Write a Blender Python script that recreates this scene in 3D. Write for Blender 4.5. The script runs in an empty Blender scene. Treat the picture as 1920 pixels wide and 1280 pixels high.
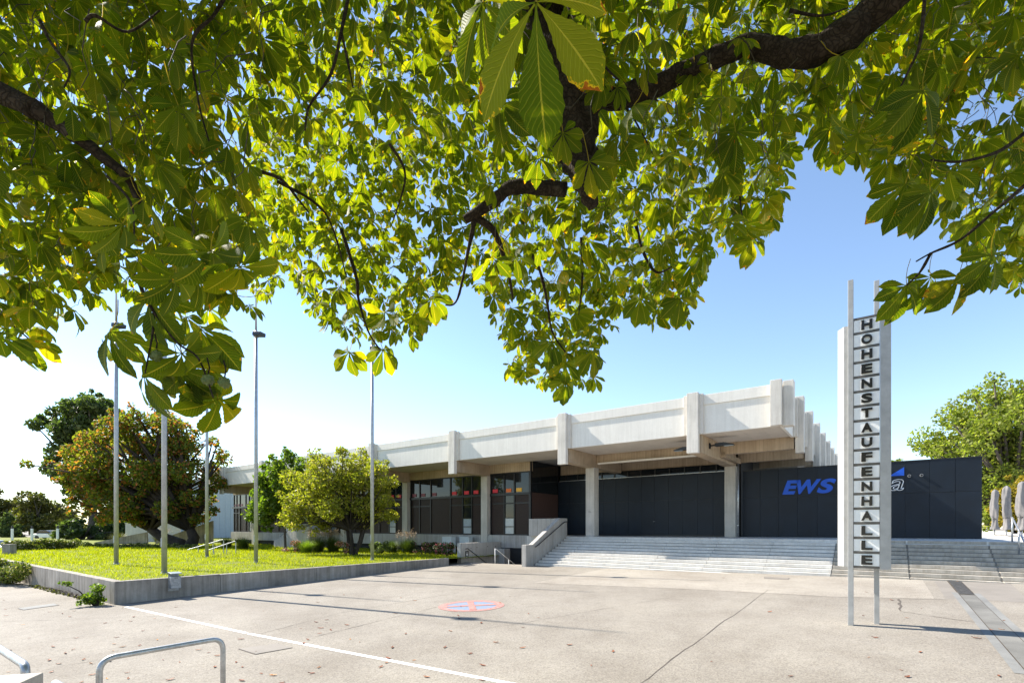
import bpy, math, random
import numpy as np
from mathutils import Vector, Matrix, noise as mnoise

random.seed(7); rng = np.random.default_rng(11)
S = bpy.context.scene
COL = S.collection
R = math.radians

# ------------------------------------------------------------------ camera, sky, sun, exposure
cam_d = bpy.data.cameras.new('camera'); cam = bpy.data.objects.new('camera', cam_d); COL.objects.link(cam)
cam.location = (0, 0, 0); cam.rotation_euler = (R(90), 0, 0)
cam_d.sensor_width = 36; cam_d.lens = 17.55; cam_d.shift_y = 348/1920
cam_d.clip_start = 0.05; cam_d.clip_end = 3000
S.camera = cam

SUN_AZ = -61.0      # degrees clockwise from +Y
SUN_EL = 41.0
world = bpy.data.worlds.new('World'); S.world = world; world.use_nodes = True
wn = world.node_tree.nodes; wl = world.node_tree.links; wn.clear()
sky = wn.new('ShaderNodeTexSky'); sky.sky_type = 'NISHITA'; sky.sun_disc = False
sky.sun_elevation = R(SUN_EL); sky.sun_rotation = R(SUN_AZ); sky.altitude = 200
sky.air_density = 1.0; sky.dust_density = 0.05; sky.ozone_density = 1.3
bg = wn.new('ShaderNodeBackground'); bg.inputs[1].default_value = 0.112
wo = wn.new('ShaderNodeOutputWorld'); wl.new(sky.outputs[0], bg.inputs[0]); wl.new(bg.outputs[0], wo.inputs[0])

sun_d = bpy.data.lights.new('sun', 'SUN'); sun_d.energy = 5.0; sun_d.angle = R(0.53); sun_d.color = (1, 0.93, 0.82)
sun = bpy.data.objects.new('sun', sun_d); COL.objects.link(sun)
az, el = R(SUN_AZ), R(SUN_EL)
to_sun = Vector((math.sin(az)*math.cos(el), math.cos(az)*math.cos(el), math.sin(el)))
sun.rotation_euler = to_sun.to_track_quat('Z', 'Y').to_euler(); sun.location = to_sun*50

S.view_settings.view_transform = 'Standard'; S.view_settings.look = 'None'
S.view_settings.exposure = 1.32; S.view_settings.gamma = 1; S.view_settings.use_curve_mapping = False
S.render.engine = 'CYCLES'
S.cycles.max_bounces = 8; S.cycles.transmission_bounces = 6; S.cycles.diffuse_bounces = 4

# ------------------------------------------------------------------ frames
# W frame: world metres, camera at the origin (eye height), Y forward.  F frame: the hall's own axes, w to the right along
# the front, v back into the building, z up from eye height.
F0 = Vector((3.41, 31.6, 0)); EX = Vector((0.8039, -0.5948, 0)); EY = Vector((0.5948, 0.8039, 0))
FROT = math.atan2(EX.y, EX.x)
def F(w, v, z=0.0):
    return Vector((F0.x + EX.x*w + EY.x*v, F0.y + EX.y*w + EY.y*v, z))
HU = 0.911                      # the hall is drawn in its own building module of 0.911 m ...
H0 = Vector((3.106, 28.79, 0))  # ... from this corner, with axes along the F frame
def toF(x, y):
    d = Vector((x-F0.x, y-F0.y, 0)); return d.dot(EX), d.dot(EY)
def clamp(a, lo, hi): return max(lo, min(hi, a))
def gz(x, y):                       # the forecourt falls gently to the left and towards the viewer
    return -2.505 + 0.0225*clamp(x, -26, 30) + 0.0098*clamp(y, -10, 35)
def gF(w, v):
    p = F(w, v); return gz(p.x, p.y)
def P(px, py, Y):                   # a point at depth Y that is seen at photo pixel px, py
    return Vector(((px-960)/936*Y, Y, (988-py)/936*Y))
def G(px, py):                      # the forecourt point seen at photo pixel px, py
    x = (px-960)/936; k = (988-py)/936; Y = 12.0
    for _ in range(40): Y = gz(x*Y, Y)/k
    return Vector((x*Y, Y, gz(x*Y, Y)))
def PZ(px, py, z):                  # the point at height z seen at px, py
    Y = z/((988-py)/936); return Vector(((px-960)/936*Y, Y, z))

# ------------------------------------------------------------------ object helpers
BASE = {}
def link(o): COL.objects.link(o); return o
def tag(o, label=None, cat=None, group=None, kind=None):
    if label: o['label'] = label
    if cat: o['category'] = cat
    if group: o['group'] = group
    if kind: o['kind'] = kind
    return o
def thing(name, label, cat, base, frame='W', group=None):
    o = bpy.data.objects.new(name, None); o.empty_display_size = 0.2; link(o)
    if frame == 'F':
        o.location = F(*base); o.rotation_euler = (0, 0, FROT)
    elif frame == 'H':
        o.location = H0 + (EX*base[0] + EY*base[1] + Vector((0, 0, base[2])))*HU; o.rotation_euler = (0, 0, FROT); o.scale = (HU,)*3
    else: o.location = base
    BASE[o.name] = (Vector(base), frame)
    return tag(o, label, cat, group)
class MB:
    def __init__(s): s.v = []; s.f = []; s.uv = None
    def box(s, x0, x1, y0, y1, z0, z1):
        n = len(s.v)
        s.v += [(x0,y0,z0),(x1,y0,z0),(x1,y1,z0),(x0,y1,z0),(x0,y0,z1),(x1,y0,z1),(x1,y1,z1),(x0,y1,z1)]
        s.f += [(n,n+3,n+2,n+1),(n+4,n+5,n+6,n+7),(n,n+1,n+5,n+4),(n+1,n+2,n+6,n+5),(n+2,n+3,n+7,n+6),(n+3,n,n+4,n+7)]
        return s
    def obox(s, c, ax, ay, az, hx, hy, hz):     # oriented box
        n = len(s.v); c = Vector(c)
        for sx, sy, sz in ((-1,-1,-1),(1,-1,-1),(1,1,-1),(-1,1,-1),(-1,-1,1),(1,-1,1),(1,1,1),(-1,1,1)):
            s.v.append(tuple(c + ax*hx*sx + ay*hy*sy + az*hz*sz))
        s.f += [(n,n+3,n+2,n+1),(n+4,n+5,n+6,n+7),(n,n+1,n+5,n+4),(n+1,n+2,n+6,n+5),(n+2,n+3,n+7,n+6),(n+3,n,n+4,n+7)]
        return s
    def prism(s, poly, axis, a, b):             # 2D polygon extruded along an axis (0 x, 1 y, 2 z)
        n = len(s.v); k = len(poly)
        def mk(p, t):
            if axis == 0: return (t, p[0], p[1])
            if axis == 1: return (p[0], t, p[1])
            return (p[0], p[1], t)
        s.v += [mk(p, a) for p in poly] + [mk(p, b) for p in poly]
        s.f += [tuple(range(n, n+k))[::-1], tuple(range(n+k, n+2*k))]
        s.f += [(n+i, n+(i+1) % k, n+k+(i+1) % k, n+k+i) for i in range(k)]
        return s
    def tube(s, pts, r, n=8, cap=True):
        pts = [Vector(p) for p in pts]
        rr = r if isinstance(r, (list, tuple)) else [r]*len(pts)
        base = len(s.v); up = None
        for i, p in enumerate(pts):
            t = (pts[min(i+1, len(pts)-1)] - pts[max(i-1, 0)]).normalized()
            if up is None:
                up = Vector((0,0,1)) if abs(t.z) < 0.9 else Vector((1,0,0))
            sd = t.cross(up)
            if sd.length < 1e-4: sd = t.cross(Vector((0.3,1,0.2)))
            sd.normalize(); up = sd.cross(t).normalized()
            for k in range(n):
                a = 2*math.pi*k/n
                s.v.append(tuple(p + (sd*math.cos(a) + up*math.sin(a))*rr[i]))
        for i in range(len(pts)-1):
            for k in range(n):
                a = base+i*n+k; b = base+i*n+(k+1) % n
                s.f.append((a, b, b+n, a+n))
        if cap:
            s.f.append(tuple(range(base, base+n))[::-1]); e = base+(len(pts)-1)*n
            s.f.append(tuple(range(e, e+n)))
        return s
    def lathe(s, c, prof, n=12):
        return s.tube([(c[0], c[1], c[2]+z) for z, r in prof], [r for z, r in prof], n)
    def sheet(s, pts):
        n = len(s.v); s.v += [tuple(p) for p in pts]; s.f.append(tuple(range(n, n+len(pts)))); return s
    def mesh(s, name, mat, off=(0,0,0), smooth=False):
        m = bpy.data.meshes.new(name)
        ox, oy, oz = off
        m.from_pydata([(a-ox, b-oy, c-oz) for a, b, c in s.v], [], s.f)
        if mat: m.materials.append(mat)
        if smooth: m.polygons.foreach_set('use_smooth', [True]*len(m.polygons))
        m.update(); return m
def part(mb, name, mat, parent, bevel=0, smooth=False, label=None, kind=None):
    b, fr = BASE[parent.name]
    o = bpy.data.objects.new(name, mb.mesh(name, mat, b, smooth)); link(o); o.parent = parent
    BASE[o.name] = (b, fr)
    if bevel: add_bevel(o, bevel)
    if label: o['label'] = label
    if kind: o['kind'] = kind
    return o
def add_bevel(o, w, seg=2):
    m = o.modifiers.new('bevel', 'BEVEL'); m.width = w; m.segments = seg; m.limit_method = 'ANGLE'; m.angle_limit = R(40)
def single(mb, name, mat, base, frame='W', bevel=0, smooth=False, **tags):
    o = bpy.data.objects.new(name, mb.mesh(name, mat, base, smooth)); link(o)
    if frame == 'F': o.location = F(*base); o.rotation_euler = (0, 0, FROT)
    else: o.location = base
    BASE[o.name] = (Vector(base), frame)
    if bevel: add_bevel(o, bevel)
    return tag(o, **tags)
def inst(mesh, name, parent, at):              # another piece that shares mesh data; at in the parent's frame
    o = bpy.data.objects.new(name, mesh); link(o); o.parent = parent
    o.location = Vector(at) - BASE[parent.name][0]; BASE[o.name] = (Vector(at), BASE[parent.name][1]); return o
def fast_mesh(name, verts, faces, mat, uv=None, smooth=False):
    """numpy mesh: verts (n,3), faces (m,k) all with k corners"""
    m = bpy.data.meshes.new(name); n, (q, k) = len(verts), faces.shape
    m.vertices.add(n); m.vertices.foreach_set('co', np.ascontiguousarray(verts, np.float32).ravel())
    m.loops.add(q*k); m.loops.foreach_set('vertex_index', np.ascontiguousarray(faces, np.int32).ravel())
    m.polygons.add(q); m.polygons.foreach_set('loop_start', np.arange(0, q*k, k, dtype=np.int32))
    if smooth: m.polygons.foreach_set('use_smooth', np.ones(q, bool))
    if uv is not None:
        l = m.uv_layers.new(name='uv'); l.data.foreach_set('uv', np.ascontiguousarray(uv[faces.ravel()], np.float32).ravel())
    m.update(calc_edges=True); m.validate()
    if mat: m.materials.append(mat)
    return m

# ------------------------------------------------------------------ materials
class NT:
    def __init__(s, name):
        s.m = bpy.data.materials.new(name); s.m.use_nodes = True
        s.n = s.m.node_tree.nodes; s.l = s.m.node_tree.links; s.n.clear()
        s.out = s.n.new('ShaderNodeOutputMaterial')
    def new(s, t, **kw):
        n = s.n.new(t)
        for k, v in kw.items(): setattr(n, k, v)
        return n
    def link(s, a, b): s.l.new(a, b)
    def coord(s, scale=(1,1,1), rand=True):
        tc = s.new('ShaderNodeTexCoord'); mp = s.new('ShaderNodeMapping'); mp.inputs['Scale'].default_value = scale
        if rand:
            oi = s.new('ShaderNodeObjectInfo'); mu = s.new('ShaderNodeVectorMath', operation='SCALE'); cb = s.new('ShaderNodeCombineXYZ')
            for i in range(3): s.link(oi.outputs['Random'], cb.inputs[i])
            s.link(cb.outputs[0], mu.inputs[0]); mu.inputs['Scale'].default_value = 57.0
            ad = s.new('ShaderNodeVectorMath', operation='ADD'); s.link(tc.outputs['Object'], ad.inputs[0]); s.link(mu.outputs[0], ad.inputs[1])
            s.link(ad.outputs[0], mp.inputs[0])
        else: s.link(tc.outputs['Object'], mp.inputs[0])
        return mp.outputs[0]
    def noise(s, vec, scale, detail=4, rough=0.6):
        n = s.new('ShaderNodeTexNoise'); n.inputs['Scale'].default_value = scale; n.inputs['Detail'].default_value = detail
        n.inputs['Roughness'].default_value = rough
        if vec is not None: s.link(vec, n.inputs['Vector'])
        return n.outputs['Fac']
    def ramp(s, fac, stops):
        n = s.new('ShaderNodeValToRGB'); e = n.color_ramp.elements
        while len(e) < len(stops): e.new(0.5)
        for i, (p, c) in enumerate(stops):
            e[i].position = p; e[i].color = (*c, 1) if len(c) == 3 else c
        s.link(fac, n.inputs[0]); return n.outputs[0]
    def mix(s, fac, a, b, mode='MIX'):
        n = s.new('ShaderNodeMix', data_type='RGBA', blend_type=mode)
        for sock, v in ((n.inputs[0], fac), (n.inputs[6], a), (n.inputs[7], b)):
            if hasattr(v, 'is_linked'): s.link(v, sock)
            elif isinstance(v, (int, float)): sock.default_value = v
            else: sock.default_value = (*v, 1)
        return n.outputs[2]
    def bump(s, h, strength, dist=0.01):
        b = s.new('ShaderNodeBump'); b.inputs['Strength'].default_value = strength; b.inputs['Distance'].default_value = dist
        s.link(h, b.inputs['Height']); return b.outputs[0]
    def principled(s, col, rough=0.6, metal=0, normal=None, spec=0.5):
        p = s.new('ShaderNodeBsdfPrincipled')
        if hasattr(col, 'is_linked'): s.link(col, p.inputs['Base Color'])
        else: p.inputs['Base Color'].default_value = (*col, 1)
        if hasattr(rough, 'is_linked'): s.link(rough, p.inputs['Roughness'])
        else: p.inputs['Roughness'].default_value = rough
        p.inputs['Metallic'].default_value = metal; p.inputs['Specular IOR Level'].default_value = spec
        if normal: s.link(normal, p.inputs['Normal'])
        s.link(p.outputs[0], s.out.inputs[0]); return p
def g3(c, k): return tuple(x*k for x in c)
def m_concrete(name, c, var=0.25, streak=0.35, bump=0.25, rough=0.85, dirt=(0.5,0.46,0.4), boards=0, rand=True):
    t = NT(name); v = t.coord(rand=rand)
    a = t.noise(v, 0.8, 8, 0.65); col = t.ramp(a, [(0.3, g3(c, 1-var)), (0.7, g3(c, 1+var*0.35))])
    fine = t.noise(v, 45, 4, 0.7); col = t.mix(t.ramp(fine, [(0.35, (0.86,)*3), (0.65, (1.06,)*3)]), (0,0,0), col) if False else t.mix(0.5, col, t.mix(1.0, col, t.ramp(fine, [(0.3, (0.72,)*3), (0.7, (1.12,)*3)]), 'MULTIPLY'))
    vs = t.coord((2.2, 2.2, 0.12), rand); st = t.noise(vs, 2.5, 6, 0.7)
    col = t.mix(1.0, col, t.ramp(st, [(0.36, tuple(1-streak*(1-d*0.9) for d in dirt)), (0.58, (1,1,1))]), 'MULTIPLY')
    h = fine
    if boards:
        w = t.new('ShaderNodeTexWave', wave_type='BANDS', bands_direction='X'); w.inputs['Scale'].default_value = boards; w.inputs['Distortion'].default_value = 0.4
        t.link(v, w.inputs['Vector']); col = t.mix(1.0, col, t.ramp(w.outputs['Fac'], [(0.0, (0.82,)*3), (0.12, (1,1,1))]), 'MULTIPLY')
    t.principled(col, rough, 0, t.bump(h, bump, 0.01), 0.3); return t.m
def m_plain(name, c, rough=0.5, metal=0, var=0.1, scale=6, bump=0.0, spec=0.5):
    t = NT(name); v = t.coord(); a = t.noise(v, scale, 5)
    col = t.ramp(a, [(0.3, g3(c, 1-var)), (0.7, g3(c, 1+var))])
    t.principled(col, rough, metal, t.bump(a, bump, 0.01) if bump else None, spec); return t.m
def m_leaf(name, stops, trans=0.45, tint=(1.6, 1.9, 0.6), rough=0.5, spec=0.3):
    """foliage: every leaf island takes its own tone from the ramp; light passes through"""
    t = NT(name); ge = t.new('ShaderNodeNewGeometry')
    col = t.ramp(ge.outputs['Random Per Island'], stops)
    p = t.principled(col, rough, 0, None, spec)
    tr = t.new('ShaderNodeBsdfTranslucent'); t.link(t.mix(1.0, col, tint, 'MULTIPLY'), tr.inputs[0])
    mx = t.new('ShaderNodeMixShader'); mx.inputs[0].default_value = trans
    t.link(p.outputs[0], mx.inputs[1]); t.link(tr.outputs[0], mx.inputs[2]); t.link(mx.outputs[0], t.out.inputs[0]); return t.m
def m_paving(name='forecourt paving', tone=1.0):
    t = NT(name); tc = t.new('ShaderNodeTexCoord'); v = tc.outputs['Object']
    big = t.noise(v, 0.22, 6, 0.6); col = t.ramp(big, [(0.3, g3((0.224,0.204,0.176), tone)), (0.7, g3((0.284,0.262,0.229), tone))])
    mid = t.noise(v, 1.7, 8, 0.72); col = t.mix(0.55, col, t.mix(1.0, col, t.ramp(mid, [(0.32, (0.82,0.80,0.78)), (0.62, (1.07,1.07,1.07))]), 'MULTIPLY'))
    vo = t.new('ShaderNodeTexVoronoi'); vo.inputs['Scale'].default_value = 46; t.link(v, vo.inputs['Vector'])
    agg = t.ramp(vo.outputs['Color'], [(0.12, (0.58,0.55,0.52)), (0.5, (0.98,0.97,0.95)), (0.85, (1.28,1.26,1.22))])
    col = t.mix(0.6, col, t.mix(1.0, col, agg, 'MULTIPLY'))
    fine = t.noise(v, 130, 3, 0.7); col = t.mix(0.45, col, t.mix(1.0, col, t.ramp(fine, [(0.3, (0.6,)*3), (0.7, (1.3,)*3)]), 'MULTIPLY'))
    st = t.noise(v, 0.45, 5, 0.55); sp = t.noise(v, 3.1, 3, 0.5)
    col = t.mix(1.0, col, t.ramp(st, [(0.38, (0.94,0.93,0.92)), (0.50, (1.0,1.0,1.0)), (0.66, (1.05,1.05,1.04))]), 'MULTIPLY')
    col = t.mix(1.0, col, t.ramp(sp, [(0.25, (0.86,0.84,0.82)), (0.31, (1,1,1))]), 'MULTIPLY')
    t.principled(col, 0.9, 0, t.bump(vo.outputs['Distance'], 0.5, 0.006), 0.25); return t.m

M = {}
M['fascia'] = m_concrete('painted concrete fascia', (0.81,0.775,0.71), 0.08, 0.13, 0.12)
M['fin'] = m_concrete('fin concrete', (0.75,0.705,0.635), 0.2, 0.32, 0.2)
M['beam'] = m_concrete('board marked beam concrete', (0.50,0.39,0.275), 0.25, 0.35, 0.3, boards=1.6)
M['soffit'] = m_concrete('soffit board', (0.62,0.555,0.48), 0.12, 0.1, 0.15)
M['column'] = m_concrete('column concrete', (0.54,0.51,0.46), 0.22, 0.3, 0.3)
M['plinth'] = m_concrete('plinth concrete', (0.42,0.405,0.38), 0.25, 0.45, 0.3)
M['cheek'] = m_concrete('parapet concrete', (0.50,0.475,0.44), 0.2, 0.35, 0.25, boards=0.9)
M['retain'] = m_concrete('weathered wall concrete', (0.36,0.33,0.295), 0.45, 0.6, 0.4)
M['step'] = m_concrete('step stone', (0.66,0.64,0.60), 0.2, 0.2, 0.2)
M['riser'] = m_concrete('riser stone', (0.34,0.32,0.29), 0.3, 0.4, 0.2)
M['roof'] = m_concrete('roof gravel', (0.35,0.34,0.33), 0.2, 0, 0.3)
M['black_metal'] = m_plain('black cladding', (0.0045,0.0105,0.020), 0.5, 0, 0.25, 1.2, 0, 0.35)
M['black_dark'] = m_plain('black frame paint', (0.008,0.0085,0.011), 0.4, 0, 0.2, 3)
M['galv'] = m_plain('galvanised steel', (0.42,0.43,0.44), 0.42, 0.75, 0.25, 14, 0.05)
M['pole'] = m_plain('pole metal', (0.40,0.41,0.42), 0.5, 0.55, 0.15, 5)
M['alu'] = m_plain('brushed aluminium', (0.40,0.40,0.395), 0.55, 0.2, 0.12, 5)
M['alu_dark'] = m_plain('bronze bar', (0.14,0.13,0.12), 0.5, 0.5, 0.15, 5)
M['white_panel'] = m_plain('white letter panel', (0.86,0.87,0.87), 0.5, 0, 0.06, 3)
M['letter'] = m_plain('letter metal', (0.014,0.013,0.012), 0.3, 0.1, 0.3, 20)
M['blue'] = m_plain('blue sign paint', (0.0,0.085,0.55), 0.5, 0, 0.1, 3)
M['white_paint'] = m_plain('white paint', (0.8,0.8,0.78), 0.6, 0, 0.1, 6)
M['cabinet'] = m_plain('pale grey cabinet', (0.50,0.54,0.56), 0.5, 0, 0.05, 3)
M['brown_blind'] = m_plain('brown blind behind glass', (0.040,0.028,0.025), 0.4, 0, 0.12, 9, 0, 0.12)
M['brick'] = m_plain('brown brick wall', (0.07,0.035,0.028), 0.7, 0, 0.2, 12, 0.2)
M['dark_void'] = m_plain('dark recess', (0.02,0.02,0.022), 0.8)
M['red'] = m_plain('red panel', (0.62,0.02,0.035), 0.45); M['dimmed'] = m_plain('wine red panel', (0.20,0.03,0.05), 0.45)  # second red is a dimmer copy, a reflection's dullness put into the colour
M['orange'] = m_plain('orange panel', (0.75,0.15,0.01), 0.45); M['yellow'] = m_plain('yellow panel', (0.8,0.42,0.03), 0.45)
M['bark'] = m_concrete('bark', (0.055,0.043,0.033), 0.6, 0.5, 1.0, 0.95)
M['bark_grey'] = m_concrete('grey bark', (0.12,0.10,0.085), 0.5, 0.5, 0.8, 0.95)
M['canvas'] = m_plain('taupe canvas cover', (0.19,0.182,0.18), 0.85, 0, 0.15, 4, 0.1)
M['iron'] = m_plain('cast iron grate', (0.10,0.095,0.09), 0.7, 0.3, 0.3, 8)
M['soil'] = m_plain('soil', (0.06,0.045,0.03), 0.95, 0, 0.4, 6, 0.3)
def m_glass(name, c, rough=0.04):
    t = NT(name); v = t.coord(); a = t.noise(v, 0.7, 2)
    t.principled(c, rough, 0, t.bump(a, 0.02, 0.02), 0.45); return t.m
M['glass'] = m_glass('dark window glass', (0.012,0.015,0.018))
M['glass_light'] = m_plain('frosted pane', (0.36,0.42,0.45), 0.15)
# grey retaining plants etc.
# ------------------------------------------------------------------ setting: forecourt, lawn, terrace
TZ = -0.58                     # terrace level below the eye
LZ = -1.89                     # lawn level
def build_ground():
    ws = [-700,-350,-180,-110,-80] + [x for x in range(-62, 62, 3)] + [80,120,200,400,700] + [-5.4,-0.35]
    vs = [-120,-90,-70] + [x for x in range(-54, 60, 3)] + [90,140,220,400,800] + [-3.4,0.3]
    ws = sorted(set(ws)); vs = sorted(set(vs)); b = MB()
    for v in vs:
        for w in ws:
            p = F(w, v); b.v.append((p.x, p.y, gz(p.x, p.y)))
    n = len(ws)
    for j in range(len(vs)-1):
        for i in range(n-1):
            cw, cv = (ws[i]+ws[i+1])/2, (vs[j]+vs[j+1])/2
            if -5.4 < cw < -0.35 and -3.4 < cv < 0.3: continue     # the stairwell
            b.f.append((j*n+i, j*n+i+1, (j+1)*n+i+1, (j+1)*n+i))
    return single(b, 'forecourt_ground', m_paving(), (0,0,0), kind='structure')
ground = build_ground()
def on_ground(pts, lift):
    return [(p[0], p[1], gz(p[0], p[1]) + lift) for p in pts]
def strip(mb, pts, width, lift, jitter=0):        # a ribbon lying on the forecourt
    pts = [Vector((p[0], p[1], 0)) for p in pts]; L = []
    for i, p in enumerate(pts):
        t = (pts[min(i+1, len(pts)-1)] - pts[max(i-1, 0)]).normalized(); s = Vector((-t.y, t.x, 0))
        w = width*(1+random.uniform(-jitter, jitter))/2; L.append((p+s*w, p-s*w))
    for a, c in zip(L[:-1], L[1:]):
        mb.sheet(on_ground([a[0], a[1], c[1], c[0]], lift))
def subdiv(a, b, n, jit=0):
    a = Vector(a); b = Vector(b); d = (b-a).normalized(); s = Vector((-d.y, d.x, 0)); out = []
    for i in range(n+1):
        out.append(a.lerp(b, i/n) + s*(random.uniform(-jit, jit) if 0 < i < n else 0))
    return out
def m_worn_paint(name, c, wear=0.5):
    t = NT(name); v = t.coord(); a = t.noise(v, 14, 6, 0.75)
    col = t.mix(t.ramp(a, [(wear-0.08, (0,0,0)), (wear+0.1, (1,1,1))]), g3((0.27,0.25,0.22), 1), c)
    t.principled(col, 0.8, 0, None, 0.3); return t.m
b = MB(); strip(b, subdiv(G(236,1137), G(462,1186), 10), 0.11, 0.004); single(b, 'painted_line', m_worn_paint('white line paint', (0.82,0.82,0.80), 0.34), (0,0,0), kind='structure')
b = MB(); strip(b, subdiv(G(466,1187), G(990,1287), 14), 0.11, 0.004); single(b, 'painted_line', bpy.data.materials['white line paint'], (0,0,0), kind='structure')
# no-stopping roundel
c0 = G(884, 1135)
rd = m_worn_paint('faded red road paint', (0.46,0.14,0.12), 0.485); bd = m_worn_paint('faded blue road paint', (0.12,0.22,0.40), 0.49)
b = MB(); b.sheet(on_ground([(c0.x+0.86*math.cos(a), c0.y+0.86*math.sin(a)) for a in np.linspace(0, 2*math.pi, 40, endpoint=False)], 0.004))
mk = single(b, 'no_stopping_marking', bd, (0,0,0), label='round red and blue no stopping sign painted on the forecourt', cat='road marking')
b = MB()
A = np.linspace(0, 2*math.pi, 49)
for a, c in zip(A[:-1], A[1:]):
    b.sheet(on_ground([(c0.x+r*math.cos(q), c0.y+r*math.sin(q)) for r, q in ((0.76,a),(1.0,a),(1.0,c),(0.76,c))], 0.008))
part(b, 'red_ring', rd, mk)
for ang in (8, 98):
    d = Vector((math.cos(R(ang)), math.sin(R(ang)), 0)); s = Vector((-d.y, d.x, 0)); b = MB()
    b.sheet(on_ground([c0+d*0.78+s*0.1, c0-d*0.78+s*0.1, c0-d*0.78-s*0.1, c0+d*0.78-s*0.1], 0.012 if ang == 8 else 0.016))
    part(b, 'red_bar', rd, mk)
# joints, cracks and repaired patches of the paving
crk = m_plain('joint filler', (0.09,0.075,0.062), 0.95, 0, 0.3, 5)
patch = m_concrete('repaired paving', (0.245,0.222,0.195), 0.2, 0, 0.4); conc_edge = m_concrete('drain edging concrete', (0.235,0.235,0.225), 0.3, 0.1, 0.3)
for pts, wd in (([(596,1192),(700,1166),(860,1128)],0.014), ([(1195,1284),(1330,1185),(1440,1105)],0.018), ([(1000,1092),(1290,1104),(1560,1118),(1790,1124)],0.02),
                ([(1690,1146),(1870,1172)],0.022), ([(1685,1122),(1689,1145)],0.05), ([(480,1190),(640,1148),(860,1110)],0.012), ([(0,1128),(260,1115)],0.012),
                ([(0,1165),(200,1158),(420,1150)],0.012), ([(900,1180),(1080,1150),(1300,1112)],0.01), ([(100,1250),(420,1200)],0.01)):
    b = MB(); q = [G(*p) for p in pts]; L = []
    for a, c in zip(q[:-1], q[1:]): L += subdiv(a, c, 10, 0.03)
    strip(b, L, wd, 0.004, 0.6); single(b, 'paving_joint', crk, (0,0,0), kind='structure')
b = MB(); q = [G(1752,1088.5), G(1792,1089.5), G(1817,1122), G(1772,1121)]; b.sheet(on_ground(q, 0.003)); single(b, 'paving_patch', patch, (0,0,0), kind='structure')
b = MB(); q = [G(1802,1089.5), G(1893,1092), G(1935,1130), G(1840,1124)]; b.sheet(on_ground(q, 0.003)); single(b, 'paving_patch', patch, (0,0,0), kind='structure')
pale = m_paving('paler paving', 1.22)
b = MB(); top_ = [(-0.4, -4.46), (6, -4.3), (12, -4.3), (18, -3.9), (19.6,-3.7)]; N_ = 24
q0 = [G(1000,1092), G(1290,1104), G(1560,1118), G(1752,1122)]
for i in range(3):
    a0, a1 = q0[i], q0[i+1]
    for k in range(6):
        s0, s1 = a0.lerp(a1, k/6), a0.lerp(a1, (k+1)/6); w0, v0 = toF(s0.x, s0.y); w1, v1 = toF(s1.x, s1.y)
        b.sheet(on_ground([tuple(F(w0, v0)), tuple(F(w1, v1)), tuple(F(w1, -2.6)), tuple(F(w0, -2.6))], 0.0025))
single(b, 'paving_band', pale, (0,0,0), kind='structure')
# drainage channel
d0, d1 = G(1789,1089), G(1960,1268); dm = d0.lerp(d1, 0.42)
t_ = (d1-d0).normalized(); t_.z = 0; s_ = Vector((-t_.y, t_.x, 0))
dr = thing('drain_channel', 'long drainage channel with a slotted iron grate set into the paving', 'drain', (d0.x, d0.y, gz(d0.x,d0.y)))
L = (d1-d0).length
for k in range(30):
    a = d0 + t_*(0.1+k*0.125); b = MB()
    b.obox((a.x, a.y, gz(a.x,a.y)+0.008), t_, s_, Vector((0,0,1)), 0.045, 0.17, 0.008); part(b, 'grate_bar', M['iron'], dr)
b = MB(); strip(b, [d0, d0+t_*(L*0.5), d1], 0.40, 0.004); part(b, 'channel_bed', M['soil'], dr)
b = MB(); strip(b, [d0+t_*3.9, d0+t_*(L*0.7), d1], 0.34, 0.010); part(b, 'cover_strip', m_concrete('drain cover', (0.19,0.185,0.17), 0.4, 0, 0.4), dr)
for sgn in (-1, 1):
    b = MB(); strip(b, [d0+t_*3.4+s_*0.26*sgn, d1+s_*0.26*sgn], 0.15, 0.007); part(b, 'edging', conc_edge, dr)
# manhole covers
for (q, lab) in (([(448,1216),(520,1206),(548,1214),(480,1226)], 'rectangular concrete manhole cover edged with leaves beside the white line'),
                 ([(34,1140),(100,1131),(110,1134),(44,1143)], 'pale flat manhole cover near the corner of the lawn wall'),
                 ([(1434,1081),(1480,1083),(1478,1086),(1434,1084)], 'small rectangular cover in front of the wide steps')):
    q = [G(*p) for p in q]; c = sum(q, Vector())/4; b = MB(); k = on_ground(q, 0.012); n = 4
    b.v += k + on_ground(q, -0.05); b.f += [(0,1,2,3)] + [(i,i+4,(i+1) % 4+4,(i+1) % 4) for i in range(4)]
    o = single(b, 'manhole_cover', conc_edge if 'pale' in lab else patch, (c.x, c.y, gz(c.x,c.y)), label=lab, cat='manhole cover')
    b = MB(); strip(b, q+[q[0]], 0.05, 0.006, 0.5); part(b, 'cover_frame', crk, o)

# lawn surface
t = NT('lawn ground'); v = t.coord(rand=False)
a = t.noise(v, 1.1, 6, 0.65); col = t.ramp(a, [(0.3, (0.12,0.15,0.012)), (0.7, (0.20,0.22,0.02))])
f_ = t.noise(v, 30, 4, 0.7); col = t.mix(1.0, col, t.ramp(f_, [(0.3, (0.6,)*3), (0.7, (1.25,)*3)]), 'MULTIPLY'); t.principled(col, 0.9, 0, t.bump(f_, 0.6, 0.03), 0.2); M['lawn'] = t.m
b = MB(); ws = list(np.linspace(-60,-5.02,23)); vs = list(np.linspace(-21.75,1.2,12)); lawn_h = {}
def lz(w, v): return LZ - 0.03 + 0.05*mnoise.noise(Vector((w*0.25, v*0.25, 3)))*min(1, (v+21.7)*0.5)
for v in vs:
    for w in ws: b.v.append((w, v, lz(w, v)))
n = len(ws)
b.f = [(j*n+i, j*n+i+1, (j+1)*n+i+1, (j+1)*n+i) for j in range(len(vs)-1) for i in range(n-1)]
single(b, 'lawn', M['lawn'], (0,0,0), 'F', kind='structure')
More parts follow.
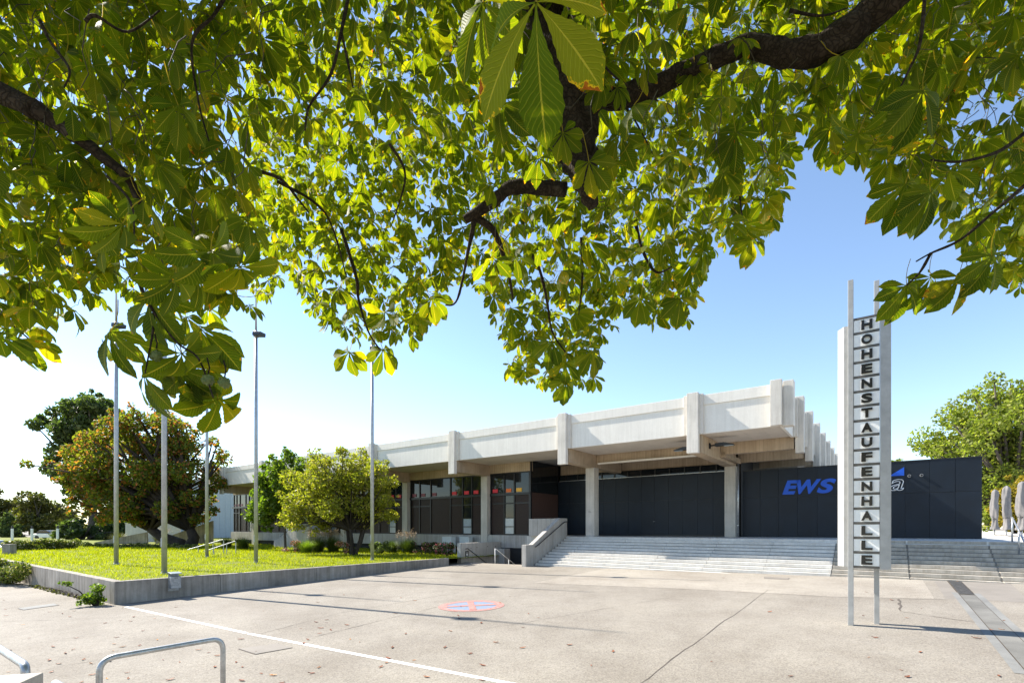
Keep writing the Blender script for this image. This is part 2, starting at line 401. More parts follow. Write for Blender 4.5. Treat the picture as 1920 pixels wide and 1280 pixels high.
# meadow beyond the lawn at the far left
b = MB(); p = [F(-60,-21), F(-60,60), F(-120,60), F(-120,-10)]; b.sheet([(q.x,q.y,-1.95) for q in p]); single(b, 'grass_verge', M['lawn'], (0,0,0), kind='structure')
# terrace
b = MB(); b.box(0.02, 60, 0.0, 75, -3.4, TZ); b.box(-2.76, 0.02, 0.13, 75, -1.45, TZ); b.box(-3.2, -2.76, 0.29, 75, -1.45, TZ)
single(b, 'terrace', M['step'], (0,0,0), 'F', kind='structure')

# ------------------------------------------------------------------ the wide front steps
RZ, TD = 0.148, 0.36
st = thing('front_steps', 'wide flight of pale stone steps climbing to the entrance terrace', 'steps', (8, -2, -2), 'F')
poly = [(0.0, -3.4)]; 
for i in range(11):
    v0 = -TD*i + 0.035; poly += [(v0, TZ-RZ*(i)-0.02), (v0, TZ-RZ*(i+1)-0.02)]
poly = [(0.35, TZ-0.03)] + poly[1:] + [(-TD*10+0.03, -3.4), (0.35, -3.4)]
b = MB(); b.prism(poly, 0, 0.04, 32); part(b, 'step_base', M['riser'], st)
slab_v = MB(); slab_v.box(0.006, 2.544, 0.0, 0.40, -0.127, 0.0); slab = slab_v.mesh('step_slab', M['step'])
worn = MB(); worn.box(0.03, 2.52, 0.0, 0.40, -0.127, 0.0); slab2 = worn.mesh('step_slab_worn', m_concrete('stained step stone', (0.47,0.435,0.38), 0.32, 0.45, 0.3))
first = MB(); first.box(0.006, 1.56, 0.0, 0.40, -0.127, 0.0); slab0 = first.mesh('step_slab_end', M['step'])
for i in range(11):
    inst(slab0, 'step_slab', st, (0.06, -TD*i, TZ-RZ*i))
    for k in range(11):
        w0 = 1.63+2.55*k
        if gF(w0+1.2, -TD*i) > TZ-RZ*i+0.01: continue
        inst(slab2 if k >= 5 else slab, 'step_slab', st, (w0, -TD*i, TZ-RZ*i + random.uniform(-0.003, 0.003)))
# handrail on the right
hr = thing('step_handrail', 'galvanised handrail with three posts on the right end of the front steps', 'handrail', (19.7,-1.5,-1.5), 'F')
def step_z(v): return TZ - RZ*clamp(math.ceil(-v/TD - 1e-6), 0, 12) if v < 0 else TZ
hp = [(20.22, 0.25), (20.22, -0.95), (20.22, -2.55)]
tops = [TZ+0.95, step_z(-0.95)+0.95, step_z(-2.55)+0.92]
for (w, v) in hp:
    z1 = tops[hp.index((w, v))]; b = MB(); b.tube([(w, v, step_z(v)), (w, v, z1)], 0.03, 8); part(b, 'post', M['galv'], hr, smooth=True)
b = MB(); b.tube([(20.22,0.45,tops[0]+0.0), (20.22,0.25,tops[0]+0.02), (20.22,-2.5,tops[2]+0.03), (20.22,-2.58,tops[2]-0.03)], 0.03, 8); part(b, 'rail', M['galv'], hr, smooth=True)

# ------------------------------------------------------------------ parapets by the steps and the stairwell
ck = thing('stair_parapet', 'sloping board marked concrete parapet with a dark handrail left of the steps', 'parapet wall', (-0.1,-2,-2.2), 'F')
b = MB(); b.prism([(-4.45,-5.0),(-4.45,-0.99),(-3.75,-0.99),(-0.71,0.57),(0.13,0.57),(0.13,-5.0)], 0, -0.27, 0.02); part(b, 'sloping_wall', M['cheek'], ck, 0.012)
b = MB(); b.box(-2.76,-0.272,-0.12,0.128,TZ,0.565); part(b, 'landing_wall', M['cheek'], ck, 0.01)
b = MB(); b.tube([(0.10,-3.62,-1.12),(0.10,-3.5,-1.10),(0.10,-0.35,0.33),(0.10,-0.05,0.35),(0.10,0.02,0.30)], 0.024, 8); part(b, 'handrail', M['black_dark'], ck, smooth=True)
for v, z in ((-3.2,-0.98),(-1.9,-0.37),(-0.5,0.27)):
    b = MB(); b.tube([(0.02,v,z-0.05),(0.09,v,z-0.05),(0.10,v,z)], 0.012, 6); part(b, 'rail_bracket', M['black_dark'], ck)
sw = thing('basement_stairwell', 'concrete walled stairwell descending under the hall beside the steps', 'stairwell', (-3,-1,-2.2), 'F')
b = MB(); b.box(-5.75,-5.42,-3.85,0.27,-5.2,-1.01); part(b, 'parapet', M['cheek'], sw, 0.012)
b = MB(); b.box(-5.42,-0.27,-3.55,-3.38,-5.2,gF(-3,-3.4)-0.02); part(b, 'front_wall', M['plinth'], sw)
for i in range(14):
    b = MB(); b.box(-5.41,-0.28,-3.37+i*0.25,0.26,-5.2,-2.42-i*0.17) if i == 13 else b.box(-5.41,-0.28,-3.37+i*0.25,-3.37+(i+1)*0.25,-5.2,-2.42-i*0.17); part(b, 'stair_step', M['plinth'], sw)
b = MB(); b.box(-5.4,-0.28,0.27,0.285,-5.2,-1.46); part(b, 'basement_door', M['black_dark'], sw)
b = MB(); b.box(-5.41,-4.6,-0.4,0.265,-5.2,-1.46); part(b, 'side_pier', M['plinth'], sw)
b = MB(); b.tube([(-5.34,-3.5,-1.38),(-5.34,-3.3,-1.36),(-5.34,0.1,-3.25)], 0.022, 8); part(b, 'handrail', M['black_dark'], sw, smooth=True)
b = MB()
b.tube([(-3.1,-3.3,-2.35),(-3.1,-3.3,-1.32)], 0.022, 8); b.tube([(-3.1,-1.9,-3.3),(-3.1,-1.9,-2.05)], 0.02, 8)
b.tube([(-3.1,-3.3,-1.33),(-3.1,-3.2,-1.34),(-3.1,0.2,-3.2)], 0.022, 8); part(b, 'centre_rail', M['white_paint'], sw, smooth=True)
b = MB(); b.box(-5.419,-5.405,-3.45,-3.15,-1.98,-1.52); part(b, 'sign_plate', M['black_dark'], sw)
b = MB(); b.tube([(-5.402,-3.3,-1.62),(-5.40,-3.3,-1.62)], 0.035, 10); b.box(-5.404,-5.40,-3.36,-3.24,-1.82,-1.68); b.box(-5.404,-5.40,-3.40,-3.20,-1.93,-1.88); part(b, 'sign_figure', M['white_paint'], sw)
for v, z in ((-2.9,-1.35),(-2.3,-1.32),(-1.2,-1.3),(-0.3,-1.32),(-2.3,-1.8)):
    b = MB(); b.tube([(-5.421,v,z),(-5.412,v,z)], 0.03, 8); part(b, 'tie_hole', M['dark_void'], sw)

# ------------------------------------------------------------------ retaining wall round the lawn
rw = thing('retaining_wall', 'low weathered concrete retaining wall round the raised lawn', 'wall', (-5,-14,-2.5), 'F')
x = -21.8
for v1 in (-18.4,-14.2,-9.9,-5.4):
    b = MB(); b.box(-5.28,-5.0,x+0.006,v1-0.006,-3.4,LZ+0.03+random.uniform(-.006,.006)); part(b, 'wall_section', M['retain'], rw, 0.012); x = v1
x = -5.0
for w1 in (-9.6,-14.4,-19.2,-24,-28.8,-33.6):
    b = MB(); b.box(w1+0.006,x-0.006,-21.8,-21.52,-3.6,LZ+0.03+random.uniform(-.006,.006)); part(b, 'wall_section', M['retain'], rw, 0.012); x = w1 if w1 != -9.6 else w1
b = MB(); b.box(-5.6,-5.28,-5.4,-5.12,-3,LZ+0.02); part(b, 'wall_section', M['retain'], rw, 0.01)
HT = TZ/HU + 0.004            # terrace level in the hall's own units
# ------------------------------------------------------------------ the hall
hall = thing('concert_hall', 'long low concrete hall with a heavy pale overhanging roof and dark glazing', 'hall', (-10, 3, -1.6), 'H')
FIN_W = [8.08, -0.14, -9.2, -18.5, -27.8, -36.9, -46.1]
FIN_W = [8.08, 0.14, -9.2, -18.5, -27.8, -36.9, -46.1]
b = MB(); b.box(-52, 12.1, -0.27, 68, 5.02, 6.82); part(b, 'roof_slab', M['roof'], hall)
# front fascia, bay by bay
edges = [12.1] + FIN_W + [-52]
for hi, lo in zip(edges[:-1], edges[1:]):
    b = MB(); b.box(lo+0.003, hi-0.003, -0.40, -0.272, 4.90, 6.40); part(b, 'fascia_panel', M['fascia'], hall)
    b = MB(); b.box(lo+0.003, hi-0.003, -0.455, -0.272, 6.403, 6.93); part(b, 'fascia_band', M['fascia'], hall, 0.01)
for w in FIN_W:
    b = MB(); b.box(w-0.29, w+0.29, -0.76, -0.46, 3.90, 7.06); part(b, 'fin', M['fin'], hall, 0.012)
    b = MB(); b.box(w-0.50, w+0.50, -0.57, -0.405, 4.88, 6.99); part(b, 'fin_backing', M['fin'], hall, 0.01)
b = MB(); b.box(11.75, 12.25, -0.76, -0.46, 4.88, 7.06); part(b, 'fin', M['fin'], hall, 0.012)
b = MB(); b.box(12.252, 12.70, -0.42, 0.10, 4.86, 7.03); part(b, 'fin', M['fin'], hall, 0.012)
# side fascia and its fins
SV = [3.35 + 4.3*i for i in range(9)]
ed = [-0.27] + SV + [68]
for a, c in zip(ed[:-1], ed[1:]):
    b = MB(); b.box(12.11, 12.24, a+0.003, c-0.003, 4.86, 6.40); part(b, 'fascia_panel', M['fascia'], hall)
    b = MB(); b.box(12.11, 12.30, a+0.003, c-0.003, 6.403, 6.93); part(b, 'fascia_band', M['fascia'], hall, 0.01)
for v in SV:
    b = MB(); b.box(12.32, 12.72, v-0.05, v+0.45, 4.02, 7.04); part(b, 'fin', M['fin'], hall, 0.012)
    b = MB(); b.box(12.245, 12.45, v-0.28, v+0.75, 4.85, 6.98); part(b, 'fin_backing', M['fin'], hall, 0.01)
# soffit boards under the overhang
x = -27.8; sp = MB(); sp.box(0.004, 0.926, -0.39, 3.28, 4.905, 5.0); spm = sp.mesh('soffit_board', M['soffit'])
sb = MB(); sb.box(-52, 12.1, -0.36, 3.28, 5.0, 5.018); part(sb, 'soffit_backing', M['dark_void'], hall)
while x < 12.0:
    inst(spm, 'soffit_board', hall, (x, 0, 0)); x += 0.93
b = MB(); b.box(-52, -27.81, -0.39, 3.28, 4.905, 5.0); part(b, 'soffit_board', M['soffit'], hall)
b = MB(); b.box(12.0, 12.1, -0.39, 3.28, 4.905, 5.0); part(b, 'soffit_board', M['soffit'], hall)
# beams
for w in FIN_W[1:]:
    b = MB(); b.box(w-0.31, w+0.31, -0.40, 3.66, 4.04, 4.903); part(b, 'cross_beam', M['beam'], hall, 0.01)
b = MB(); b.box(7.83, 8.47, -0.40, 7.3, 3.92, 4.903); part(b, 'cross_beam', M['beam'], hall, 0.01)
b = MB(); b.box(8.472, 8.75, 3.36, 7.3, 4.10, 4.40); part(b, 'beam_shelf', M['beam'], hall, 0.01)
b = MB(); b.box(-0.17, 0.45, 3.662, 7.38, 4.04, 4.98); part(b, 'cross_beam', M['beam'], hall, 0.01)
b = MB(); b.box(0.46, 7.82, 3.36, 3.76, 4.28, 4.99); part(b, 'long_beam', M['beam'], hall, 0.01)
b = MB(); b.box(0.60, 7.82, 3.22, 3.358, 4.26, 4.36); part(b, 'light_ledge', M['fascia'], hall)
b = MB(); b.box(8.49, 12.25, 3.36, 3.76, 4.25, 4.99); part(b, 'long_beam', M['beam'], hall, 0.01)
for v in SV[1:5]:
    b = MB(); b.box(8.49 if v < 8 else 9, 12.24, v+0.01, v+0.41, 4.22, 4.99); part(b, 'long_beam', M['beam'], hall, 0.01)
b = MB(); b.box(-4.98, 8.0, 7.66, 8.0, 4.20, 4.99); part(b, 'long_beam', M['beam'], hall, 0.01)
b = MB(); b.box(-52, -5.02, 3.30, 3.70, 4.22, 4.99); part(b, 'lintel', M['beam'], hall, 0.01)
# columns
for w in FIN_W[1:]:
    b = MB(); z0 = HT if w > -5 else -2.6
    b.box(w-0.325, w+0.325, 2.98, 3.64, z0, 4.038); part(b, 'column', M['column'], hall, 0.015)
b = MB(); b.box(7.92, 8.58, 6.6, 7.26, HT, 3.918); part(b, 'column', M['column'], hall, 0.015)
b = MB(); b.tube([(8.72,6.7,HT),(8.72,6.7,4.05)], 0.06, 10); part(b, 'downpipe', M['galv'], hall, smooth=True)
b = MB(); b.box(8.66,8.78,6.62,6.66,0.1,0.16); part(b, 'pipe_clamp', M['galv'], hall)
gf = MB(); gf.tube([(0.02,2.972,1.0),(0.08,2.972,1.16),(0.14,2.972,0.98),(0.2,2.972,1.1),(0.23,2.972,1.02),(0.12,2.972,1.05)], 0.008, 5); part(gf, 'graffiti_scrawl', M['black_dark'], hall)
# plinth below the windows, with the dark crawl space under it
x = -5.06
for w in FIN_W[2:]+[-52]:
    b = MB(); b.box(w+0.005, x-0.005, 3.02 if x == -5.06 else 3.02, 3.45, -1.56, -0.60); part(b, 'plinth', M['plinth'], hall, 0.01); x = w
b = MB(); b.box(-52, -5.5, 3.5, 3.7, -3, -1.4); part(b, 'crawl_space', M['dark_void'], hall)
b = MB(); b.box(-52, -5.2, 3.56, 30, -1.5, 5.0); part(b, 'core_wall', M['dark_void'], hall)
# window bays
def window_bay(wl, wr, fr, colours, door):
    """one bay of glazing between two columns: black frame, panes as sub-parts"""
    L = wr-wl; xs = [wl+L*f for f in fr]; z0, zt, zm, z1 = -0.58, 2.55, 1.85, 4.20
    f = MB()
    for x in xs: f.box(x-0.05, x+0.05, 3.36, 3.50, z0+0.06, z1-0.06)
    f.box(wl, wr, 3.36, 3.50, z0, z0+0.06); f.box(wl, wr, 3.36, 3.50, z1-0.06, z1+0.02); f.box(wl-0.30, wr+0.02, 3.30, 3.36, zt-0.10, zt+0.09)
    for k in range(len(xs)-1):
        if k != 2 or len(xs) < 6: f.box(xs[k]+0.05, xs[k+1]-0.05, 3.38, 3.49, zm-0.05, zm+0.05)
    win = part(f, 'window', M['black_dark'], hall)
    for k in range(len(xs)-1):
        a, c = xs[k]+0.05, xs[k+1]-0.05
        def pane(z_a, z_b, m):
            q = MB(); q.box(a, c, 3.44, 3.46, z_a, z_b); part(q, 'pane', m, win)
        pane(zt, z1-0.06, M['glass'])
        if k == door:
            pane(zm+0.05, zt, M['glass']); pane(0.75, zm-0.05, M['glass']); pane(0.08, 0.72, M['glass_light']); pane(-0.50, 0.02, M['glass_light'])
            for zz in (0.02, 0.70):
                q = MB(); q.box(a, c, 3.38, 3.48, zz, zz+0.06); part(q, 'door_rail', M['black_dark'], win)
        elif k == 2 and len(xs) > 5: pane(z0+0.06, zt, M['brown_blind'])
        else:
            pane(z0+0.06, zm-0.05, M['brown_blind']); pane(zm+0.05, zt, M['brown_blind'])
        q = MB(); q.box(a+0.12, a+0.12+min(0.5,(c-a)*0.55), 3.40, 3.438, zt+0.16, zt+0.44); part(q, 'coloured_panel', M[colours[k % len(colours)]], win)
fr6 = [0.008,.139,.30,.5727,.732,.85,.992]
for i, (a, c) in enumerate(zip(FIN_W[2:-1], FIN_W[3:])):
    window_bay(c+0.33, a-0.33, fr6, ['dimmed','dimmed','dimmed','red','red','red'], 4)
window_bay(-52, FIN_W[-1]-0.33, fr6, ['dimmed']*6, 4)
window_bay(FIN_W[2]+0.33, -5.06, [0.012,.36,.616,.985], ['red','orange','yellow'], 1)
# lobby recess: brick return wall, black entrance wall with its clerestory
b = MB(); b.box(-5.28, -5.07, 3.52, 7.38, 2.65, 4.98); part(b, 'lobby_glazing', M['glass'], hall)
b = MB(); b.box(-5.28, -5.06, 3.52, 7.38, HT, 2.62); part(b, 'brick_wall', M['brick'], hall)
b = MB(); b.box(-5.10, -4.98, 3.34, 3.5, -0.58, 5.0); part(b, 'corner_post', M['black_dark'], hall)
b = MB(); b.box(-5.2, 8.0, 7.46, 7.62, HT, 3.66); part(b, 'entrance_wall', M['black_dark'], hall)
b = MB(); b.box(-5.05, 8.0, 7.42, 7.455, HT, HT+0.1); part(b, 'skirting', M['black_dark'], hall)
pm = {}
for nm, (za, zb) in (('low', (HT+0.105, 1.89)), ('high', (1.905, 3.66))):
    q = MB(); q.box(0.006, 1.0, 7.40, 7.455, za, zb); pm[nm] = q.mesh('cladding_panel', M['black_metal'])
for k in range(13):
    for nm in ('low', 'high'):
        o = inst(pm[nm], 'cladding_panel', hall, (-5.03+1.003*k, random.uniform(-.004,.004), 0))
b = MB(); b.box(-4.97, 8.0, 7.56, 7.62, 3.66, 4.2); part(b, 'clerestory', M['glass'], hall)
for k in range(12):
    b = MB(); b.box(-4.4+1.05*k, -4.33+1.05*k, 7.48, 7.555, 3.67, 4.2); part(b, 'mullion', M['black_dark'], hall)
b = MB(); b.box(-4.9, 7.9, 7.36, 7.40, 3.68, 3.72); part(b, 'cable_tray', M['galv'], hall)
b = MB(); b.tube([(2.93,7.38,0.42),(2.93,7.33,0.42),(3.05,7.33,0.42)], 0.02, 6); part(b, 'door_handle', M['galv'], hall)
# inner hall mass behind the lobby and the right flank
b = MB(); b.box(-5.2, 8.6, 8.1, 66, -0.6, 5.0); part(b, 'core_wall', M['dark_void'], hall)
b = MB(); b.box(8.6, 11.4, 12.0, 66, HT, 4.99); part(b, 'flank_wall', M['riser'], hall)
for v in (13.6, 17.9):
    b = MB(); b.box(11.4, 11.46, v, v+2.0, 2.9, 4.2); part(b, 'flank_window', M['glass'], hall)
# floodlights under the eaves
def eave_lamp(w, v, z, d):
    b = MB(); b.box(w-0.04, w+0.04, v-0.1, v+0.1, z-0.15, z+0.15); b.tube([(w,v,z),(w+d*0.35,v,z+0.03)], 0.045, 8)
    lamp = part(b, 'eave_floodlight', M['black_dark'], hall)
    b = MB(); b.prism([(w+d*0.30,z+0.10),(w+d*0.75,z+0.12),(w+d*1.25,z-0.02),(w+d*1.25,z-0.06),(w+d*0.75,z-0.05),(w+d*0.30,z-0.06)], 1, v-0.16, v+0.16); part(b, 'lamp_housing', M['black_dark'], lamp)
    b = MB(); b.box(min(w+d*0.75,w+d*1.2), max(w+d*0.75,w+d*1.2), v-0.13, v+0.13, z-0.075, z-0.062); part(b, 'lamp_glass', M['glass_light'], lamp)
eave_lamp(8.50, 1.0, 4.45, 1); eave_lamp(7.80, 1.0, 4.40, -1)

# ------------------------------------------------------------------ black screen wall with the sign
scr = thing('black_screen_wall', 'black panel clad wall carrying blue and white lettering behind the tower sign', 'wall', (14, 7.5, HT), 'H')
b = MB(); b.box(8.84, 20.18, 7.46, 7.75, HT+0.03, 3.60); part(b, 'wall_core', M['black_dark'], scr)
b = MB(); b.box(8.82, 20.22, 7.38, 7.78, 3.602, 3.65); part(b, 'coping', M['black_dark'], scr)
pw = (20.2-8.84)/11
for nm, (za, zb) in (('l', (HT+0.04, 1.86)), ('h', (1.875, 3.60))):
    q = MB(); q.box(0.006, pw-0.006, 7.40, 7.455, za, zb); qm = q.mesh('cladding_panel', M['black_metal'])
    for k in range(11): inst(qm, 'cladding_panel', scr, (8.84+pw*k, random.uniform(-.003,.003), 0))
def text_mesh(body, size, depth, mat, shear=0, offset=0, outline=0, sx=1.0, bevel=0):
    c = bpy.data.curves.new('lettering', 'FONT'); c.body = body; c.size = size; c.shear = shear; c.offset = offset; c.resolution_u = 6
    if outline: c.fill_mode = 'NONE'; c.bevel_depth = outline; c.bevel_resolution = 1
    else: c.extrude = depth; c.bevel_depth = bevel
    o = bpy.data.objects.new('lettering', c); COL.objects.link(o); bpy.context.view_layer.update()
    m = bpy.data.meshes.new_from_object(o.evaluated_get(bpy.context.evaluated_depsgraph_get())); bpy.data.objects.remove(o); bpy.data.curves.remove(c)
    m.materials.clear(); m.materials.append(mat)
    co = np.zeros(len(m.vertices)*3, np.float32); m.vertices.foreach_get('co', co); co = co.reshape(-1, 3)
    return m, co, sx
def wall_letter(ch, size, mat, w, v, z, parent, H, W, name='letter', **kw):
    """one letter standing on a wall that faces -v: scaled to height H and width W, left edge at w, foot at z"""
    m, co, _ = text_mesh(ch, size, kw.pop('depth', 0.02), mat, **kw)
    x0, y0 = co[:,0].min(), co[:,1].min(); kx, ky = W/(co[:,0].max()-x0), H/(co[:,1].max()-y0)
    new = np.stack([(co[:,0]-x0)*kx + w, v - co[:,2], (co[:,1]-y0)*ky + z], 1); bb = BASE[parent.name][0]
    new -= np.array(bb)
    m.vertices.foreach_set('co', new.astype(np.float32).ravel()); m.update()
    o = bpy.data.objects.new(name, m); link(o); o.parent = parent; BASE[o.name] = BASE[parent.name]; return o
for ch, w, W in (('E', 11.12, 0.92), ('W', 11.90, 1.28), ('S', 12.95, 0.98)):
    wall_letter(ch, 1, M['blue'], w, 7.375, 2.02, scr, 0.86, W, 'blue_letter', shear=0.28, offset=0.045, depth=0.02)
wht = m_plain('white outline', (0.8,0.8,0.8), 0.5)
for ch, w, W, H in (('r', 14.55, 0.42, 0.72), ('e', 15.0, 0.6, 0.72), ('n', 15.66, 0.66, 0.72), ('a', 16.42, 0.64, 0.64)):
    wall_letter(ch, 1, wht, w, 7.39, 2.02, scr, H, W, 'outlined_letter', shear=0.25, outline=0.014)
b = MB(); b.prism([(16.40, 2.84), (17.06, 2.84), (17.06, 3.30)], 1, 7.36, 7.398); part(b, 'blue_triangle', M['blue'], scr)
for w in (17.28, 17.80):
    b = MB(); 
    b.tube([(w,7.40,2.80),(w,7.30,2.80)], 0.075, 14, cap=True); v_ = part(b, 'round_vent', M['alu'], scr, smooth=False)
    b = MB(); b.tube([(w,7.31,2.80),(w,7.295,2.80)], 0.056, 14); part(b, 'vent_opening', M['dark_void'], v_)

# ------------------------------------------------------------------ tower sign
TB = toF(7.66, 11.31); TW, TV = TB
SG = thing('tower_sign', 'tall slim metal tower sign with raised letters running down between two posts', 'sign', (TW+0.25, TV+0.2, gF(TW, TV)), 'F')
def wpix(px, v):               # w where a pixel column meets the plane v
    x = (px-960)/936; D = 27.44+v; return -(D*(0.595-0.804*x)/(0.595*x+0.804)-16.06)
TVr = TV+0.45
wl0, wl1 = wpix(1589.3, TV), wpix(1599.5, TV); wr0, wr1 = wpix(1638.2, TVr), wpix(1648.3, TVr)
b = MB(); b.box(wl0, wl1, TV, TV+0.16, gF(wl0,TV)-0.1, 5.60); part(b, 'post', M['alu'], SG, 0.006)
b = MB(); b.box(wr0, wr1, TVr-0.02, TVr+0.14, gF(wr0,TVr)-0.1, 5.62); part(b, 'post', M['alu'], SG, 0.006)
pv = TV-0.012
pl, pr = wl1+0.003, wpix(1649, pv)
ztop, zbot = 0.2042*(27.44+pv)/0.595, -0.0388*(27.44+pv)/0.595
cell = (ztop-zbot)/17
b = MB(); b.box(pl, pr, pv+0.06, pv+0.20, zbot, ztop); part(b, 'sign_core', M['alu'], SG)
for i, ch in enumerate('HOHENSTAUFENHALLE'):
    za = ztop-cell*(i+1)
    q = MB(); q.box(pl+0.004, pr-0.004, pv+0.03, pv+0.058, za+0.03, za+cell-0.03); part(q, 'letter_panel', M['white_panel'], SG)
    q = MB(); q.box(pl, pr, pv+0.022, pv+0.058, za-0.024, za+0.024); part(q, 'cross_bar', M['alu_dark'], SG)
    wd = 0.20 if ch != 'L' else 0.18
    wall_letter(ch, 0.3, M['letter'], pl+(pr-pl)*0.30, pv+0.012, za+cell*0.18, SG, cell*0.64, (pr-pl)*0.43, depth=0.018, offset=0.007, bevel=0.006)
q = MB(); q.box(pl, pr, pv+0.022, pv+0.058, ztop-0.024, ztop+0.024); part(q, 'cross_bar', M['alu_dark'], SG)
# the two folded wings
zw0, zw1 = -0.0388*(27.44+TV+0.15)/0.595, 0.1985*(27.44+TV+0.15)/0.595
wa, wb, wc = wpix(1570, TV+0.28), wpix(1582, TV+0.15), wl0-0.004
b = MB(); b.prism([(wa, TV+0.34), (wb, TV+0.13), (wc+0.10, TV+0.13), (wc+0.10, TV+0.161), (wb+0.012, TV+0.165), (wa+0.02, TV+0.37)], 2, zw0, zw1)
part(b, 'left_wing', M['alu'], SG)
zx0, zx1 = -0.0402*(27.44+TV+0.02)/0.595, 0.2*(27.44+TV+0.02)/0.595
wd_, we = wpix(1649.5, TV), wpix(1670.5, TV)
b = MB(); b.prism([(wd_, TV+0.0), (we, TV+0.03), (we, TV+0.33), (we-0.025, TV+0.33), (we-0.025, TV+0.055), (wd_, TV+0.025)], 2, zx0, zx1); part(b, 'right_wing', M['alu'], SG)
# ------------------------------------------------------------------ flagpoles on the lawn
def flagpole(px, py, label, lamp_px=None):
    p = PZ(px, py, LZ-0.02); t = thing('flagpole', label, 'flagpole', tuple(p), group='flagpoles on the lawn')
    b = MB(); b.tube([(p.x,p.y,LZ-0.3),(p.x,p.y,5),(p.x,p.y,10.5)], [0.105,0.092,0.08], 14); part(b, 'mast', M['pole'], t, smooth=True)
    b = MB(); b.tube([(p.x,p.y,10.5),(p.x,p.y,14.2)], [0.055,0.025], 10); part(b, 'mast_tip', M['pole'], t, smooth=True)
    b = MB(); b.tube([(p.x,p.y,LZ-0.1),(p.x,p.y,LZ+0.05)], 0.14, 14); part(b, 'base_collar', M['pole'], t)
    b = MB(); b.box(p.x-0.086,p.x+0.02,p.y-0.095,p.y-0.07,LZ+1.1,LZ+1.45); part(b, 'hatch', M['pole'], t)
    b = MB(); b.obox((p.x+0.22,p.y-0.12,10.25), Vector((1,-0.3,-0.12)).normalized(), Vector((0.3,1,0)).normalized(), Vector((0.12,0,1)).normalized(), 0.26, 0.2, 0.10); part(b, 'floodlight', M['black_dark'], t, 0.02)
    b = MB(); b.box(p.x-0.1,p.x+0.1,p.y-0.1,p.y+0.1,10.15,10.3); part(b, 'lamp_bracket', M['galv'], t)
flagpole(218, 1058, 'grey flagpole furthest to the left, rising in front of the reddish tree')
flagpole(308, 1076, 'grey flagpole nearest the low wall, beside the litter bin')
flagpole(388, 1044, 'thin grey flagpole furthest back, by the tubular ramp rails')
flagpole(480, 1055, 'grey flagpole standing left of the slender young tree')
flagpole(698, 1050, 'grey flagpole in front of the round yellow green tree')

# ------------------------------------------------------------------ street furniture
bn = G(321, 1122); bu = toF(bn.x, bn.y)
bt = thing('litter_bin', 'small grey metal litter bin with a lid fixed to the low wall', 'litter bin', (-4.98, bu[1], -2.3), 'F')
bw, bv = -4.99, bu[1]-0.05; bz = -2.36
bz += 0.12; M['bin'] = m_plain('weathered bin steel', (0.30,0.31,0.32), 0.55, 0.3, 0.3, 12)
b = MB(); b.box(bw, bw+0.27, bv+0.04, bv+0.36, bz, bz+0.44); part(b, 'bin_body', M['bin'], bt, 0.015)
b = MB(); b.prism([(bw, bz+0.56), (bw+0.31, bz+0.53), (bw+0.31, bz+0.56), (bw, bz+0.60)], 1, bv+0.02, bv+0.38); part(b, 'bin_lid', m_plain('grey green lid', (0.20,0.25,0.26), 0.5), bt, 0.008)
b = MB(); b.box(bw, bw+0.02, bv+0.03, bv+0.37, bz-0.1, bz+0.58); part(b, 'back_plate', M['bin'], bt)
b = MB(); b.box(bw+0.271, bw+0.275, bv+0.14, bv+0.26, bz+0.38, bz+0.40); part(b, 'ashtray_slot', M['dark_void'], bt)

def cabinet(w, v, W, D, H, z, label):
    t = thing('utility_cabinet', label, 'cabinet', (w, v, z), 'F', 'pale utility cabinets by the stairwell')
    b = MB(); b.box(w, w+W, v, v+D, z-0.2, z+0.12); part(b, 'cabinet_base', M['plinth'], t)
    b = MB(); b.box(w+0.01, w+W-0.01, v+0.012, v+D, z+0.121, z+H); part(b, 'cabinet_body', M['cabinet'], t, 0.008)
    for i in range(2):
        b = MB(); b.box(w+0.025+i*(W-0.05)/2+0.004, w+0.025+(i+1)*(W-0.05)/2-0.004, v-0.006, v+0.012, z+0.15, z+H-0.03); d_ = part(b, 'cabinet_door', M['cabinet'], t)
        b = MB(); hx = w+W/2+(0.05 if i else -0.07); b.box(hx, hx+0.02, v-0.02, v-0.007, z+H*0.5, z+H*0.5+0.12); part(b, 'handle', M['black_dark'], d_)
    b = MB(); b.box(w-0.01, w+W+0.01, v-0.02, v+D+0.01, z+H, z+H+0.03); part(b, 'cabinet_roof', M['cabinet'], t)
cabinet(-9.85, -1.05, 0.95, 0.45, 1.22, -1.92, 'pale two door utility cabinet beside the flower bed')
cabinet(-8.75, -0.4, 0.95, 0.4, 1.22, -1.92, 'pale utility cabinet half hidden behind the stairwell parapet')

def hoop(name, label, pts, r, rad=0.12, group='bent tube bicycle stands'):
    """a bent tube stand through the given corner points"""
    out = [Vector(pts[0])]
    for i in range(1, len(pts)-1):
        p, a, c = Vector(pts[i]), Vector(pts[i-1]), Vector(pts[i+1]); d1_, d2_ = (a-p).normalized(), (c-p).normalized()
        s, e = p+d1_*rad, p+d2_*rad
        for k in range(9):
            u = k/8; out.append(s*(1-u)**2 + p*2*u*(1-u) + e*u**2)
    out.append(Vector(pts[-1]))
    b = MB(); b.tube(out, r, 14)
    return single(b, name, M['galv'], tuple(pts[0]), smooth=True, label=label, cat='bicycle stand', group=group)
k = 5.65
def rk(px, py, Y): return P(px, py, Y)
a1, a2 = rk(186, 1232, 5.15), rk(418, 1199, 6.15); a2.z = a1.z = -1.36
hoop('bicycle_stand', 'galvanised bent tube bicycle stand standing nearest to the white line', [(a1.x,a1.y,-2.6), tuple(a1), tuple(a2), (a2.x,a2.y,-2.6)], 0.03, 0.15)
s1, s2 = P(2, 1215, 5.35), P(47, 1246, 4.75); s1.z = s2.z = -1.31
e_ = (s2-s1).normalized(); s0 = s1 - e_*0.55
